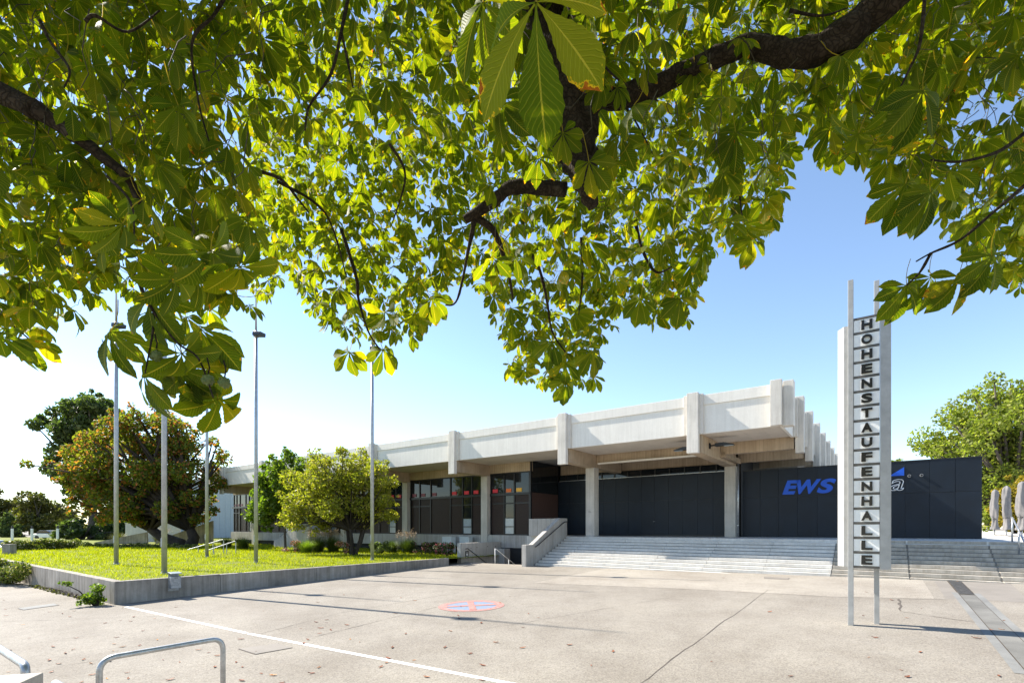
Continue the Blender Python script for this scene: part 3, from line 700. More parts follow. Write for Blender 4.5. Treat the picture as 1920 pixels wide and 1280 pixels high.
hoop('bicycle_stand', 'galvanised bent tube stand cut by the left edge, behind the stone planter', [(s0.x,s0.y,-2.6), tuple(s0), tuple(s2+e_*0.02), (s2.x+e_.x*0.02,s2.y+e_.y*0.02,-2.6)], 0.036, 0.1)
b = MB(); p1 = P(6, 1212, 5.35); b.tube([(p1.x,p1.y,-2.6),(p1.x,p1.y,-1.33)], 0.035, 12)
q1, q2 = P(100, 1266, 4.1), P(126, 1284, 3.9); e_ = (q2-q1); q1.z = q2.z = -1.27; e_.z = 0; e_.normalize(); q3 = q1+e_*0.8
hoop('bicycle_stand', 'galvanised bent tube stand just showing at the bottom edge beside the planter', [(q1.x,q1.y,-2.6), tuple(q1), tuple(q3), (q3.x,q3.y,-2.6)], 0.03, 0.08)
# stone planter in the bottom left corner
c_ = P(83, 1253, 4.35); cz = -1.26
pd = Vector((-0.98, -0.28, 0)).normalized(); pf = Vector((0.42, -0.9, 0)).normalized()
pl_ = thing('stone_planter', 'pale stone edged planter with weeds in the bottom left corner', 'planter', (c_.x, c_.y, gz(c_.x,c_.y)))
C0 = Vector((c_.x, c_.y, cz)); ring = [C0, C0+pd*1.6, C0+pd*1.6+pf*1.6, C0+pf*1.6]
stone = m_concrete('planter stone', (0.50,0.45,0.39), 0.2, 0.15, 0.3)
for i in range(4):
    a, c = ring[i], ring[(i+1) % 4]; d_ = (c-a).normalized(); nrm = Vector((-d_.y, d_.x, 0)); inner = sum(ring, Vector())/4
    if (inner-a).dot(nrm) < 0: nrm = -nrm
    Ln = (c-a).length; m_ = (a+c)/2 + nrm*0.17
    b = MB(); b.obox((m_.x,m_.y,cz-0.05), d_, nrm, Vector((0,0,1)), Ln/2-(0.003 if i % 2 == 0 else 0.343), 0.17, 0.05); part(b, 'edge_stone', stone, pl_, 0.01)
    b = MB(); b.obox((m_.x,m_.y,(cz-0.1-2.7)/2), d_, nrm, Vector((0,0,1)), Ln/2-(0.05 if i % 2 == 0 else 0.343), 0.12, (2.7+cz-0.1)/2); part(b, 'planter_wall', stone, pl_)
b = MB(); ii = sum(ring, Vector())/4; b.obox((ii.x,ii.y,cz-0.5), pd, pf, Vector((0,0,1)), 0.6, 0.6, 0.2); part(b, 'planter_soil', M['soil'], pl_)
p_ = P(362, 1283, 5.0); b = MB(); b.obox((p_.x,p_.y,-1.75), Vector((0.95,0.3,0)), Vector((-0.3,0.95,0)), Vector((0,0,1)), 0.19, 0.16, 0.16)
single(b, 'stone_block', stone, (p_.x,p_.y,-2.5), bevel=0.05, label='pale rounded stone block under the nearest bicycle stand, at the bottom edge', cat='stone') if False else None
b = MB(); b.obox((p_.x,p_.y,(gz(p_.x,p_.y)-1.60)/2), Vector((0.95,0.3,0)), Vector((-0.3,0.95,0)), Vector((0,0,1)), 0.17, 0.15, (-1.60-gz(p_.x,p_.y))/2)
single(b, 'stone_bollard', stone, (p_.x,p_.y,gz(p_.x,p_.y)), bevel=0.06, label='pale rounded stone bollard top at the bottom edge below the bicycle stand', cat='bollard')

# parasols wrapped up on the terrace
def parasol(px, Y, top, label, r=0.20):
    p = P(px, 988, Y); p.z = TZ; t = thing('closed_parasol', label, 'parasol', tuple(p), group='closed parasols on the terrace')
    b = MB(); b.tube([(p.x,p.y,TZ),(p.x,p.y,TZ+0.55)], 0.035, 8); part(b, 'parasol_pole', M['galv'], t, smooth=True)
    b = MB(); b.box(p.x-0.4,p.x+0.4,p.y-0.4,p.y+0.4,TZ,TZ+0.06); part(b, 'parasol_base', M['plinth'], t)
    b = MB(); n = 30; prof = []; H = top-TZ
    for i in range(26):
        u = i/25; z = TZ+0.42+(H-0.42)*u
        rr = r*(1.05-0.25*abs(u-0.45))*(1 if u < 0.95 else 1-(u-0.95)*16)
        if u < 0.3: rr *= 0.72+0.28*abs(math.cos(u*math.pi*1.9+0.4)) + (0.25 if u < 0.06 else 0)
        prof.append((z, max(rr, 0.02)))
    base = len(b.v)
    for i, (z, rr) in enumerate(prof):
        for k in range(n):
            a = 2*math.pi*k/n; q = rr*(1+0.17*math.sin(3*a+z*1.7+px)+0.11*math.sin(5*a-z*2.6)+0.05*math.sin(9*a+z*7))
            b.v.append((p.x+q*math.cos(a)+0.02*math.sin(z*3), p.y+q*math.sin(a), z))
    for i in range(25):
        for k in range(n): b.f.append((base+i*n+k, base+i*n+(k+1) % n, base+(i+1)*n+(k+1) % n, base+(i+1)*n+k))
    b.f.append(tuple(range(base+25*n, base+26*n))); part(b, 'canvas_cover', M['canvas'], t, smooth=True)
    b = MB(); b.tube([(p.x+r*0.8*math.cos(a), p.y+r*0.8*math.sin(a), TZ+0.42+(H-0.42)*0.27) for a in np.linspace(0, 6.2832, 17)], 0.02, 6, cap=False); part(b, 'tie_cord', M['black_dark'], t)
parasol(1865, 36, 2.72, 'taupe wrapped parasol nearest to the black wall, the furthest of three', 0.20)
parasol(1887, 33, 2.74, 'taupe wrapped parasol in the middle of the three', 0.20)
parasol(1916, 29, 2.66, 'taupe wrapped parasol at the right edge, the nearest of three', 0.22)

# ------------------------------------------------------------------ behind the lawn: second entrance, ramp rails, annex
s2_ = thing('side_steps', 'narrow concrete steps with a sloping side wall climbing to the far entrance', 'steps', (-29, -1, -2), 'F')
b = MB(); b.prism([(-31.4,-2.6),(-31.4,-1.25),(-30.9,-1.2),(-27.1,0.3),(-25.3,0.3),(-25.3,-2.6)], 1, -2.2, -1.95); part(b, 'side_wall', M['plinth'], s2_, 0.01)
b = MB(); b.prism([(-31.4,-2.6),(-31.4,-1.15),(-30.9,-1.1),(-27.1,0.4),(-25.3,0.4),(-25.3,-2.6)], 1, -0.45, -0.2); part(b, 'side_wall', M['plinth'], s2_, 0.01)
for i in range(9):
    b = MB(); b.box(-31.3+i*0.40, -25.4, -1.94, -0.46, -2.6+i*0.14, -1.82+0.14*i); part(b, 'step', M['step'], s2_)
b = MB(); b.tube([(-31.0,-1.83,-0.85),(-27.0,-1.83,0.7),(-25.4,-1.83,0.7)], 0.03, 6); part(b, 'handrail', M['galv'], s2_)
def ramp_rail(px0, px1, y0, y1, Y, label):
    a, c = P(px0, y0, Y), P(px1, y1, Y); h = 0.85
    t = thing('ramp_rail', label, 'handrail', (a.x, a.y, LZ), group='tubular ramp rails')
    b = MB(); b.tube([tuple(a), tuple(c), (c.x+0.05, c.y, c.z-0.08), (c.x+0.05,c.y,LZ-0.1)], 0.035, 8); part(b, 'rail', M['galv'], t)
    for f in (0.3, 0.72):
        q = a.lerp(c, f); b = MB(); b.tube([(q.x,q.y,LZ-0.2),(q.x,q.y,q.z)], 0.03, 8); part(b, 'post', M['galv'], t)
ramp_rail(352, 418, 1030, 1011, 36, 'left tubular rail of the ramp, behind the thin flagpole')
ramp_rail(384, 441, 1033, 1014, 35, 'right tubular rail of the ramp, next to the dark grass clump')
white_wall = m_concrete('white wall', (0.62,0.6,0.58), 0.1, 0.15, 0.1)
an = thing('annex_building', 'pale metal clad annex glimpsed behind the reddish tree', 'building', tuple(P(360, 1000, 92)))
b = MB(); p = P(360, 1000, 92); b.box(p.x-10, p.x+16, 92, 120, -3, 8.2); part(b, 'annex_wall', m_plain('pale blue grey cladding', (0.42,0.47,0.50), 0.5, 0, 0.05, 2), an)
for i in range(26):
    b = MB(); b.box(p.x-10+i, p.x-9.92+i, 91.95, 91.997, -3, 8.1); part(b, 'cladding_rib', M['cabinet'], an)
b = MB(); b.box(p.x-10.3, p.x+16.3, 91.7, 120.3, 8.21, 8.8); part(b, 'annex_roof', M['roof'], an)
p = P(235, 1005, 66); q = P(372, 1005, 70)
wt = thing('white_garden_wall', 'long white rendered wall beyond the lawn under the reddish tree', 'wall', (p.x, p.y, -2))
b = MB(); b.box(p.x, q.x, 66, 66.3, -3, 0.52); part(b, 'wall_face', white_wall, wt); b = MB(); b.box(p.x-0.04, q.x+0.04, 65.95, 66.35, 0.521, 0.6); part(b, 'coping', white_wall, wt)
p = P(180, 1016, 58); q = P(402, 990, 58)
rp = thing('access_ramp', 'concrete access ramp with a sloping parapet rising to the far end of the hall', 'ramp', (p.x, p.y, -2.2))
b = MB(); b.prism([(p.x,-2.6),(p.x,-1.75),(p.x+6,-0.55),(p.x+6.1,-2.6)], 1, 57.8, 58.05); part(b, 'parapet', M['retain'], rp)
b = MB(); b.prism([(q.x-6.5,-2.6),(q.x-6.5,-1.55),(q.x,0.75),(q.x,-2.6)], 1, 57.6, 57.85); part(b, 'parapet', M['retain'], rp)
b = MB(); b.tube([(q.x-6.6,57.5,-1.2),(q.x,57.5,1.05)], 0.04, 6); part(b, 'handrail', M['galv'], rp)
# concrete post, bollards, cars far left
p = PZ(11, 1042, LZ-0.15); b = MB(); b.box(p.x-0.28, p.x+0.28, p.y, p.y+0.5, -2.8, p.z+0.85); single(b, 'gate_pier', M['retain'], (p.x,p.y,-2.8), bevel=0.02, label='dark concrete pier at the far left end of the hedge', cat='pier')
for px, dsc in ((23,'leftmost white bollard in front of the dark conifer'),(60,'white bollard between the two far hedges of trees'),(108,'rightmost white bollard by the distant parked cars')):
    p = P(px, 1010, 75); t = thing('bollard', dsc, 'bollard', (p.x,p.y,-2.8), group='white bollards by the car park')
    b = MB(); b.tube([(p.x,p.y,-2.9),(p.x,p.y,-0.2)], 0.16, 8); part(b, 'shaft', M['white_paint'], t)
    b = MB(); b.tube([(p.x,p.y,-0.199),(p.x,p.y,0.25)], 0.12, 8); part(b, 'cap', M['black_dark'], t)
car_paint = {}
def car(x, y, z, rot, colr, label):
    key = str(colr)
    if key not in car_paint: car_paint[key] = m_plain('car paint', colr, 0.25, 0.2, 0.02)
    t = thing('parked_car', label, 'car', (x, y, z), group='cars parked beyond the lawn')
    Rm = Matrix.Rotation(rot, 3, 'Z')
    def tr(mb): mb.v = [tuple(Rm @ Vector(q) + Vector((x, y, z))) for q in mb.v]; return mb
    body = [(-2.1,0.25),(-2.15,0.7),(-1.95,0.9),(-1.1,0.98),(1.0,0.98),(1.9,0.8),(2.15,0.6),(2.15,0.25)]
    b = MB(); b.prism(body, 1, -0.85, 0.85); part(tr(b), 'body', car_paint[key], t, 0.05)
    b = MB(); b.prism([(-1.6,0.98),(-1.2,1.45),(0.2,1.47),(1.0,0.98)], 1, -0.74, 0.74); part(tr(b), 'cabin', M['glass'], t, 0.04)
    b = MB(); b.prism([(-1.2,1.451),(-1.1,1.49),(0.1,1.50),(0.2,1.471)], 1, -0.70, 0.70); part(tr(b), 'roof', car_paint[key], t)
    for wx in (-1.35, 1.35):
        for wy in (-0.8, 0.8):
            b = MB(); b.tube([(wx,wy-0.1,0.31),(wx,wy+0.1,0.31)], 0.31, 14); part(tr(b), 'wheel', M['black_dark'], t)
    for wy in (-0.6, 0.6):
        b = MB(); b.box(-2.17,-2.10,wy-0.14,wy+0.14,0.62,0.78); part(tr(b), 'tail_light', M['red'], t)
p = P(-8, 1020, 48); car(p.x, p.y, gz(p.x,p.y), 0.2, (0.75,0.75,0.74), 'white parked car cut by the left edge of the picture')
p = P(92, 1012, 88); car(p.x, p.y, gz(p.x,p.y)+0.7, 0.1, (0.8,0.8,0.8), 'distant white parked car between the bollards')
p = P(128, 1012, 92); car(p.x, p.y, gz(p.x,p.y)+0.7, 0.1, (0.6,0.62,0.65), 'distant silver parked car right of the bollards')

# ------------------------------------------------------------------ trees and planting
def leaf_quads(cent, size, up_bias=0.3, aspect=0.55):
    n = len(cent); nr = rng.normal(size=(n,3)); nr[:,2] += up_bias; nr /= np.linalg.norm(nr, axis=1, keepdims=True)
    a = np.cross(nr, rng.normal(size=(n,3))); a /= np.linalg.norm(a, axis=1, keepdims=True); c = np.cross(nr, a)
    s = (size*rng.uniform(0.6, 1.3, n))[:,None]
    v = np.stack([cent-a*s, cent+c*s*aspect-nr*s*0.12, cent+a*s, cent-c*s*aspect-nr*s*0.12], 1).reshape(-1,3)
    return v, np.arange(4*n).reshape(n,4)
def blob_points(blobs, n):
    w = np.array([b[3]**2 for b in blobs]); idx = rng.choice(len(blobs), n, p=w/w.sum()); B = np.array(blobs)[idx]
    d = rng.normal(size=(n,3)); d /= np.linalg.norm(d, axis=1, keepdims=True)
    r = B[:,3]*(0.35+0.75*rng.random(n)**0.6); d[:,2] *= 0.8
    return B[:,:3] + d*r[:,None]
def crown_blobs(c, rx, ry, rz, n, r0, r1, shape=1.0):
    out = []; k = 0
    while len(out) < n and k < 4000:
        k += 1; d = Vector(rng.normal(size=3)); d.normalize(); u = rng.random()**0.45
        q = (c[0]+d.x*rx*u, c[1]+d.y*ry*u, c[2]+d.z*rz*u*(1 if d.z > 0 else shape)); r = rng.uniform(r0, r1)
        if all((q[0]-o[0])**2+(q[1]-o[1])**2+(q[2]-o[2])**2 > (0.75*r)**2 for o in out): out.append((*q, r))
    return out
def tree(name, label, cat, base, blobs, nleaf, lsize, lmat, bark, trunk_r, fork=None, group=None, trunks=1, lean=(0,0), crown='crown', up=0.3):
    t = thing(name, label, cat, tuple(base), group=group); base = Vector(base)
    v, f = leaf_quads(blob_points(blobs, nleaf), lsize, up)
    m = fast_mesh(crown, v-np.array(base), f, lmat); o = bpy.data.objects.new(crown, m); link(o); o.parent = t; BASE[o.name] = BASE[t.name]; o['kind'] = 'stuff'
    cz = sum(b_[2] for b_ in blobs)/len(blobs); b = MB(); lo = min(b_[2]-b_[3] for b_ in blobs)
    fork = fork if fork is not None else lo+0.1*(cz-lo)
    for k in range(trunks):
        off = Vector((math.cos(k*2.4), math.sin(k*2.4), 0))*trunk_r*(1.5 if trunks > 1 else 0)
        fk = Vector((base.x+lean[0], base.y+lean[1], fork)) + off*(4 if trunks > 1 else 0)
        mid = base.lerp(fk, 0.5) + Vector((random.uniform(-1,1), random.uniform(-1,1), 0))*trunk_r*0.8
        tb = MB(); tb.tube([base+off-Vector((0,0,0.2)), base+off+Vector((0,0,0.15)), mid+off, fk], [trunk_r*1.5, trunk_r*1.1, trunk_r*0.95, trunk_r*0.75], 9); part(tb, 'trunk', bark, t, smooth=True)
        for bl in blobs[k::trunks]:
            e = Vector(bl[:3]); m1 = fk.lerp(e, 0.5) + Vector((random.uniform(-.4,.4), random.uniform(-.4,.4), 0.12*(e-fk).length))
            b.tube([fk-Vector((0,0,0.1)), m1, e], [trunk_r*0.5, trunk_r*0.28, trunk_r*0.08], 6)
    o = part(b, 'limbs', bark, t, smooth=True); o['kind'] = 'stuff'
    return t
LM = {}
LM['dark'] = m_leaf('dark tree leaves', [(0, (0.04,0.062,0.022)), (0.6, (0.075,0.10,0.036)), (1, (0.14,0.165,0.065))], 0.45)
LM['red'] = m_leaf('autumn leaves', [(0, (0.06,0.085,0.012)), (0.40, (0.09,0.125,0.016)), (0.77, (0.17,0.19,0.02)), (0.82, (0.25,0.10,0.035)), (1, (0.31,0.13,0.045))], 0.55, (2.1,2.0,0.8))
LM['fresh'] = m_leaf('young tree leaves', [(0, (0.07,0.11,0.014)), (0.6, (0.12,0.17,0.02)), (1, (0.19,0.22,0.035))], 0.55)
LM['gold'] = m_leaf('yellow green leaves', [(0, (0.14,0.155,0.02)), (0.5, (0.25,0.24,0.03)), (0.85, (0.30,0.26,0.04)), (1, (0.36,0.27,0.12))], 0.55)
LM['right'] = m_leaf('light green leaves', [(0, (0.10,0.13,0.022)), (0.6, (0.20,0.22,0.04)), (1, (0.34,0.33,0.085))], 0.55)
LM['olive'] = m_leaf('olive tree leaves', [(0, (0.055,0.062,0.014)), (0.6, (0.11,0.105,0.025)), (1, (0.17,0.15,0.04))], 0.3)
LM['yellow'] = m_leaf('yellow shrub leaves', [(0, (0.11,0.12,0.012)), (0.5, (0.30,0.24,0.02)), (1, (0.42,0.31,0.03))], 0.35, (1.3,1.3,0.6))
LM['hedge'] = m_leaf('variegated hedge leaves', [(0, (0.05,0.08,0.012)), (0.55, (0.12,0.15,0.025)), (0.8, (0.24,0.22,0.04)), (1, (0.40,0.34,0.24))], 0.3)
LM['grass'] = m_leaf('ornamental grass', [(0, (0.03,0.05,0.012)), (0.7, (0.07,0.10,0.02)), (1, (0.14,0.15,0.035))], 0.3)
LM['plume'] = m_leaf('grass plumes', [(0, (0.25,0.18,0.12)), (1, (0.42,0.33,0.24))], 0.3, (1.1,1.1,1.0))
LM['pink'] = m_leaf('rose bed leaves', [(0, (0.03,0.045,0.012)), (0.86, (0.07,0.10,0.02)), (0.89, (0.45,0.06,0.15)), (1, (0.55,0.16,0.25))], 0.25, (1.2,1.2,1.0))
LM['coral'] = m_leaf('coral flower leaves', [(0, (0.06,0.09,0.02)), (0.55, (0.13,0.16,0.04)), (0.6, (0.55,0.12,0.07)), (0.75, (0.6,0.2,0.14)), (1, (0.6,0.52,0.48))], 0.25, (1.1,1.1,1.0))
def at(px, Y, py): return P(px, py, Y)
def pxblobs(lst, Y, depth=0.6, fill=0.72):
    """crown masses at their place: pixel, pixel, pixel radius at the tree's depth, thrown about in depth too"""
    out = []
    for (px, py, pr) in lst:
        r = pr*Y/936; c = P(px, py, Y); R_ = max(l[2] for l in lst)*Y/936
        out.append((c.x, c.y+random.uniform(-1,1)*depth*R_*1.5, c.z, r*fill))
        for _ in range(3):
            dd = Vector((random.gauss(0,1), random.gauss(0,.6), random.gauss(0.1,1))).normalized(); k_ = random.uniform(0.85, 1.25)
            out.append((c.x+dd.x*r*k_, c.y+dd.y*r*k_, c.z+dd.z*r*k_, r*random.uniform(0.22,0.42)))
        out.append((c.x+random.uniform(-.5,.5)*r, c.y+random.uniform(-1,1)*depth*R_*2.2, c.z+random.uniform(-.4,.4)*r, r*fill*0.97))
    return out
# dark tall tree
p = PZ(172, 1012, -2.3) if False else P(175, 1012, 88)
tree('poplar_tree', 'tall dark tree with a dense crown behind the reddish tree', 'tree', (p.x, 88, -2.6), pxblobs([(170,765,28),(140,780,26),(195,760,24),(115,800,28),(150,815,34),(190,800,30),(95,820,22),(85,800,18),(130,850,36),(175,850,34),(205,830,24),(110,880,22),(145,890,30),(185,900,30),(120,920,16),(215,780,20),(160,745,16)], 88), 20000, 0.36, LM['dark'], M['bark_grey'], 0.75, fork=3.0)
# reddish tree
tree('autumn_tree', 'broad leaning tree with green and rust red foliage beyond the lawn', 'tree', tuple(P(344, 1023, 52)),
     pxblobs([(265,790,34),(225,800,34),(300,795,32),(340,800,30),(190,830,34),(250,835,44),(310,840,44),(360,835,36),(400,850,22),(150,860,30),(200,880,42),(260,890,46),(320,890,46),(375,890,36),(130,885,26),(110,905,22),(160,920,36),(215,935,40),(270,945,36),(330,945,34),(380,935,28),(405,905,20),(100,880,14),(190,970,22),(240,975,22),(150,950,20),(365,965,22)], 52), 30000, 0.185, LM['red'], M['bark'], 0.55, fork=-0.2, lean=(-2.6, 0), trunks=2)
# slender tree
tree('young_tree', 'slender young tree with pale green airy leaves beside the round tree', 'tree', tuple(P(535, 1030, 42)),
     pxblobs([(540,860,14),(520,880,20),(550,890,20),(500,900,20),(535,915,24),(560,915,18),(485,925,16),(510,945,24),(545,950,22),(480,950,16),(465,968,14),(500,975,16),(535,845,8),(575,870,16),(505,920,24),(525,950,26),(555,935,24),(495,950,18),(530,890,22)], 42, 0.6, 0.92), 10500, 0.17, LM['fresh'], M['bark_grey'], 0.10, fork=0.6)
# round yellow-green tree
tree('magnolia_tree', 'round many stemmed tree with yellow green leaves in front of the hall', 'tree', tuple(P(662, 1038, 35)),
     pxblobs([(640,870,24),(600,880,26),(680,870,24),(715,880,20),(575,900,26),(620,905,34),(665,905,34),(705,910,28),(735,905,16),(560,930,26),(600,940,32),(650,945,32),(695,940,28),(730,940,18),(550,960,22),(585,970,24),(630,965,22),(680,965,22),(720,965,16),(560,985,12),(735,970,12),(650,850,14),(600,858,14),(545,975,18),(600,985,14),(570,945,30),(640,915,34),(690,950,26)], 35, 0.6, 0.86), 21000, 0.105, LM['gold'], M['bark'], 0.13, fork=-0.1, trunks=4)
# trees on the right
tree('plane_tree', 'large light green tree rising behind the closed parasols', 'tree', (62, 62, -2.6),
     pxblobs([(1895,720,28),(1860,745,34),(1905,760,36),(1830,770,34),(1870,800,44),(1810,810,34),(1850,850,44),(1900,850,40),(1795,850,28),(1820,890,38),(1870,900,40),(1910,910,36),(1850,940,34),(1800,830,22),(1940,760,50),(1960,850,60),(1990,800,60),(1950,930,50),(1775,870,18),(1870,960,30),(1835,970,22),(1905,970,26),(1850,790,40),(1890,830,46),(1840,900,40)], 62, 0.6, 0.88), 32000, 0.23, LM['right'], M['bark_grey'], 0.7)
tree('small_plane_tree', 'smaller sparse green tree peeping over the black wall', 'tree', (59, 68, -2.6), pxblobs([(1755,825,14),(1770,840,18),(1745,845,12),(1760,855,16),(1780,825,12),(1740,832,7),(1765,880,20),(1740,880,18)], 68), 2600, 0.26, LM['right'], M['bark_grey'], 0.22)
tree('distant_tree', 'tip of a distant green tree just above the black wall beside the sign', 'tree', (78, 98, -2.6), pxblobs([(1680,868,9),(1700,872,10),(1665,880,12),(1715,885,14),(1690,895,16)], 98), 1400, 0.3, LM['right'], M['bark_grey'], 0.3)
tree('yellow_shrub', 'yellow leaved shrub behind the parasol at the right edge', 'shrub', (46.5, 46, TZ-1.5), pxblobs([(1905,905,18),(1890,925,20),(1910,940,22),(1885,955,16),(1905,970,18),(1925,920,24),(1930,960,24),(1880,980,14),(1900,990,12)], 46), 5200, 0.17, LM['yellow'], M['bark'], 0.12)
# trees far left
for (lab, Y, lst, mat, n, sz) in (('olive green tree with a rounded crown at the far left of the lawn', 105, [(75,950,26),(50,955,26),(95,955,20),(65,975,28),(95,985,22),(40,980,24),(110,990,14),(75,935,16)], 'olive', 7000, 0.34),
        ('olive tree cut by the left edge of the picture', 112, [(-5,950,26),(15,945,18),(-20,975,30),(10,970,20),(25,962,16)], 'olive', 5000, 0.34),
        ('small dark conifer standing at the far left', 98, [(20,972,9),(18,985,14),(25,998,15),(12,1000,13),(22,1008,14)], 'dark', 3000, 0.26),
        ('low grey green tree between the olive tree and the tall dark tree', 125, [(125,985,16),(140,975,14),(118,1000,16),(145,1000,20),(135,960,10)], 'olive', 4000, 0.36),
        ('dark bushy tree under the crown of the tall dark tree', 80, [(150,985,20),(135,1000,14),(165,995,18),(205,985,22),(225,1000,18),(195,1005,16)], 'dark', 4200, 0.30)):
    c = lst[0]; p = P(c[0], 1008, Y); tree('background_tree', lab, 'tree', (p.x, Y, -2.7), pxblobs(lst, Y), n, sz, LM[mat], M['bark_grey'], 0.3, group='trees on the left horizon')
# woods that close the horizon on the left (seen as one mass)
bl = []
for i in range(46):
    x = -330 + i*6.2; bl.append((x, 172+rng.uniform(-8,8), rng.uniform(-1.5, 3.0), rng.uniform(3.0, 5.5)))
v, f = leaf_quads(blob_points(bl, 14000), 0.9)
o = bpy.data.objects.new('far_woods', fast_mesh('far_woods', v, f, LM['olive'])); link(o); tag(o, 'band of distant woodland along the left horizon', 'woods', kind='stuff')
bl = []
for i in range(26):
    x = 40 + i*7; bl.append((x, 120+rng.uniform(-6,6), rng.uniform(-1, 3.5), rng.uniform(3.0, 5.0)))
v, f = leaf_quads(blob_points(bl, 9000), 0.8)
o = bpy.data.objects.new('far_woods', fast_mesh('far_woods', v, f, LM['right'])); link(o); tag(o, 'band of distant woodland beyond the terrace on the right', 'woods', kind='stuff')

def shrub(name, label, cat, base, blobs, n, size, mat, group=None, stems=True):
    t = thing(name, label, cat, tuple(base), group=group); v, f = leaf_quads(blob_points(blobs, n), size, 0.5)
    o = bpy.data.objects.new('foliage', fast_mesh('foliage', v-np.array(base), f, mat)); link(o); o.parent = t; BASE[o.name] = BASE[t.name]; o['kind'] = 'stuff'
    b = MB()
    for q in blobs[::2]: b.tube([(base[0],base[1],base[2]-0.1), ((base[0]+q[0])/2,(base[1]+q[1])/2,(base[2]+q[2])/2+0.1), q[:3]], [0.03,0.02,0.01], 5)
    o = part(b, 'stems', M['bark'], t); o['kind'] = 'stuff'
# variegated hedges
bl = []; p0 = F(-16.8,-22.4); p1 = F(-30,-22.7)
for i in range(30):
    p = p0.lerp(p1, i/29); bl.append((p.x+rng.uniform(-.35,.35), p.y+rng.uniform(-.3,.3), rng.uniform(-2.5,-1.75), rng.uniform(0.35,0.55)))
shrub('variegated_hedge', 'leafy variegated hedge growing over the lawn wall at the left edge', 'hedge', tuple(p0.lerp(p1,.3)-Vector((0,0,2.7))), bl, 11000, 0.075, LM['hedge'])
bl = []; p0, p1 = P(12, 1020, 40), P(140, 1020, 44)
for i in range(30):
    p = p0.lerp(p1, i/29); bl.append((p.x+rng.uniform(-.3,.3), p.y+rng.uniform(-.4,.4), LZ+rng.uniform(0.15,0.62), rng.uniform(0.3,0.5)))
shrub('variegated_hedge', 'clipped cream and green hedge on the far left side of the lawn', 'hedge', (p0.x, p0.y, LZ), bl, 7000, 0.09, LM['hedge'])
bl = []; p0, p1 = P(130, 1020, 50), P(372, 1016, 46)
for i in range(56):
    p = p0.lerp(p1, i/55); bl.append((p.x, p.y+rng.uniform(-.3,.3), LZ+rng.uniform(0.0,0.22), rng.uniform(0.18,0.32)))
shrub('flower_border', 'low row of pale flowering plants crossing the back of the lawn', 'flower bed', (p0.x, p0.y, LZ), bl, 6000, 0.075, LM['hedge'])
# weed bush at the wall corner
c = F(-5.3,-22.2); z = gz(c.x, c.y); bl = [(c.x+rng.uniform(-.55,.25), c.y+rng.uniform(-.25,.15), z+rng.uniform(0.1,0.62), rng.uniform(0.10,0.2)) for _ in range(11)] + [(c.x-0.95,c.y,z+0.75,0.12),(c.x-1.1,c.y-.1,z+0.8,0.09)]
shrub('weed_bush', 'small leafy bush growing at the foot of the wall corner', 'bush', (c.x, c.y, z), bl, 1500, 0.045, LM['fresh'])
bl = []; 
for i in range(14):
    q = F(-6.5-i*0.75, -22.0); bl.append((q.x, q.y, gz(q.x,q.y)+0.04, rng.uniform(0.07,0.15)))
shrub('wall_weeds', 'straggling weeds along the foot of the lawn wall', 'weeds', tuple(F(-9,-22,-2.6)), bl, 1500, 0.035, LM['olive'])
bl = [(ii.x+rng.uniform(-.5,.5), ii.y+rng.uniform(-.4,.4), cz-0.2+rng.uniform(0,.1), 0.10) for _ in range(16)] + [(C0.x+pd.x*0.5+pf.x*0.42, C0.y+pd.y*0.5+pf.y*0.42, cz-0.12, 0.1), (C0.x+pd.x*0.75+pf.x*0.45, C0.y+pd.y*0.75+pf.y*0.45, cz-0.1, 0.1)]
shrub('planter_weeds', 'small weeds sprouting inside the stone planter at the bottom left', 'weeds', (ii.x, ii.y, cz-0.3), bl, 900, 0.028, LM['fresh'])
# ornamental grasses
def grass_clump(px, py, Y, h, r, label, plume=True, mat='grass', n=900):
    base = PZ(px, py, LZ-0.05) if Y is None else Vector((P(px, py, Y).x, Y, LZ-0.05)); t = thing('ornamental_grass', label, 'grass clump', tuple(base), group='grass clumps in the bed')
    a = rng.uniform(0, 6.283, n); d0_ = rng.uniform(0, r*0.35, n); lean = rng.uniform(0.15, 1.0, n)*r; hh = h*rng.uniform(0.6, 1.05, n); w = 0.012
    px_, py_ = np.cos(a), np.sin(a); V = []; 
    for t_i, fr in enumerate((0, 0.5, 0.85, 1.0)):
        rr = d0_ + lean*fr**1.8; zz = hh*(fr - 0.35*(lean/r)*fr**3); ww = w*(1-fr*0.85)
        V.append(np.stack([px_*rr - py_*ww, py_*rr + px_*ww, zz], 1)); V.append(np.stack([px_*rr + py_*ww, py_*rr - px_*ww, zz], 1))
    V = np.stack(V, 1).reshape(-1,3); k = np.arange(n)[:,None]*8
    Fc = np.concatenate([k+np.array([[2*i, 2*i+1, 2*i+3, 2*i+2]]) for i in range(3)], 0)
    o = bpy.data.objects.new('blades', fast_mesh('blades', V, Fc, LM[mat])); link(o); o.parent = t; o['kind'] = 'stuff'; BASE[o.name] = BASE[t.name]
    if plume:
        m = 70; a = rng.uniform(0,6.283,m); rr = rng.uniform(0.1,0.9,m)*r; c0_ = np.stack([np.cos(a)*rr, np.sin(a)*rr, h*rng.uniform(0.95,1.25,m)], 1)
        c_ = (c0_[:,None,:] + rng.normal(size=(m,14,3))*np.array([0.03,0.03,0.10])).reshape(-1,3); v, f = leaf_quads(c_, 0.035)
        o = bpy.data.objects.new('plumes', fast_mesh('plumes', v, f, LM['plume'])); link(o); o.parent = t; o['kind'] = 'stuff'; BASE[o.name] = BASE[t.name]
grass_clump(575, 1034, 37, 1.15, 0.95, 'pale green grass clump left of the round tree, next to the coral flowers', False, 'fresh')
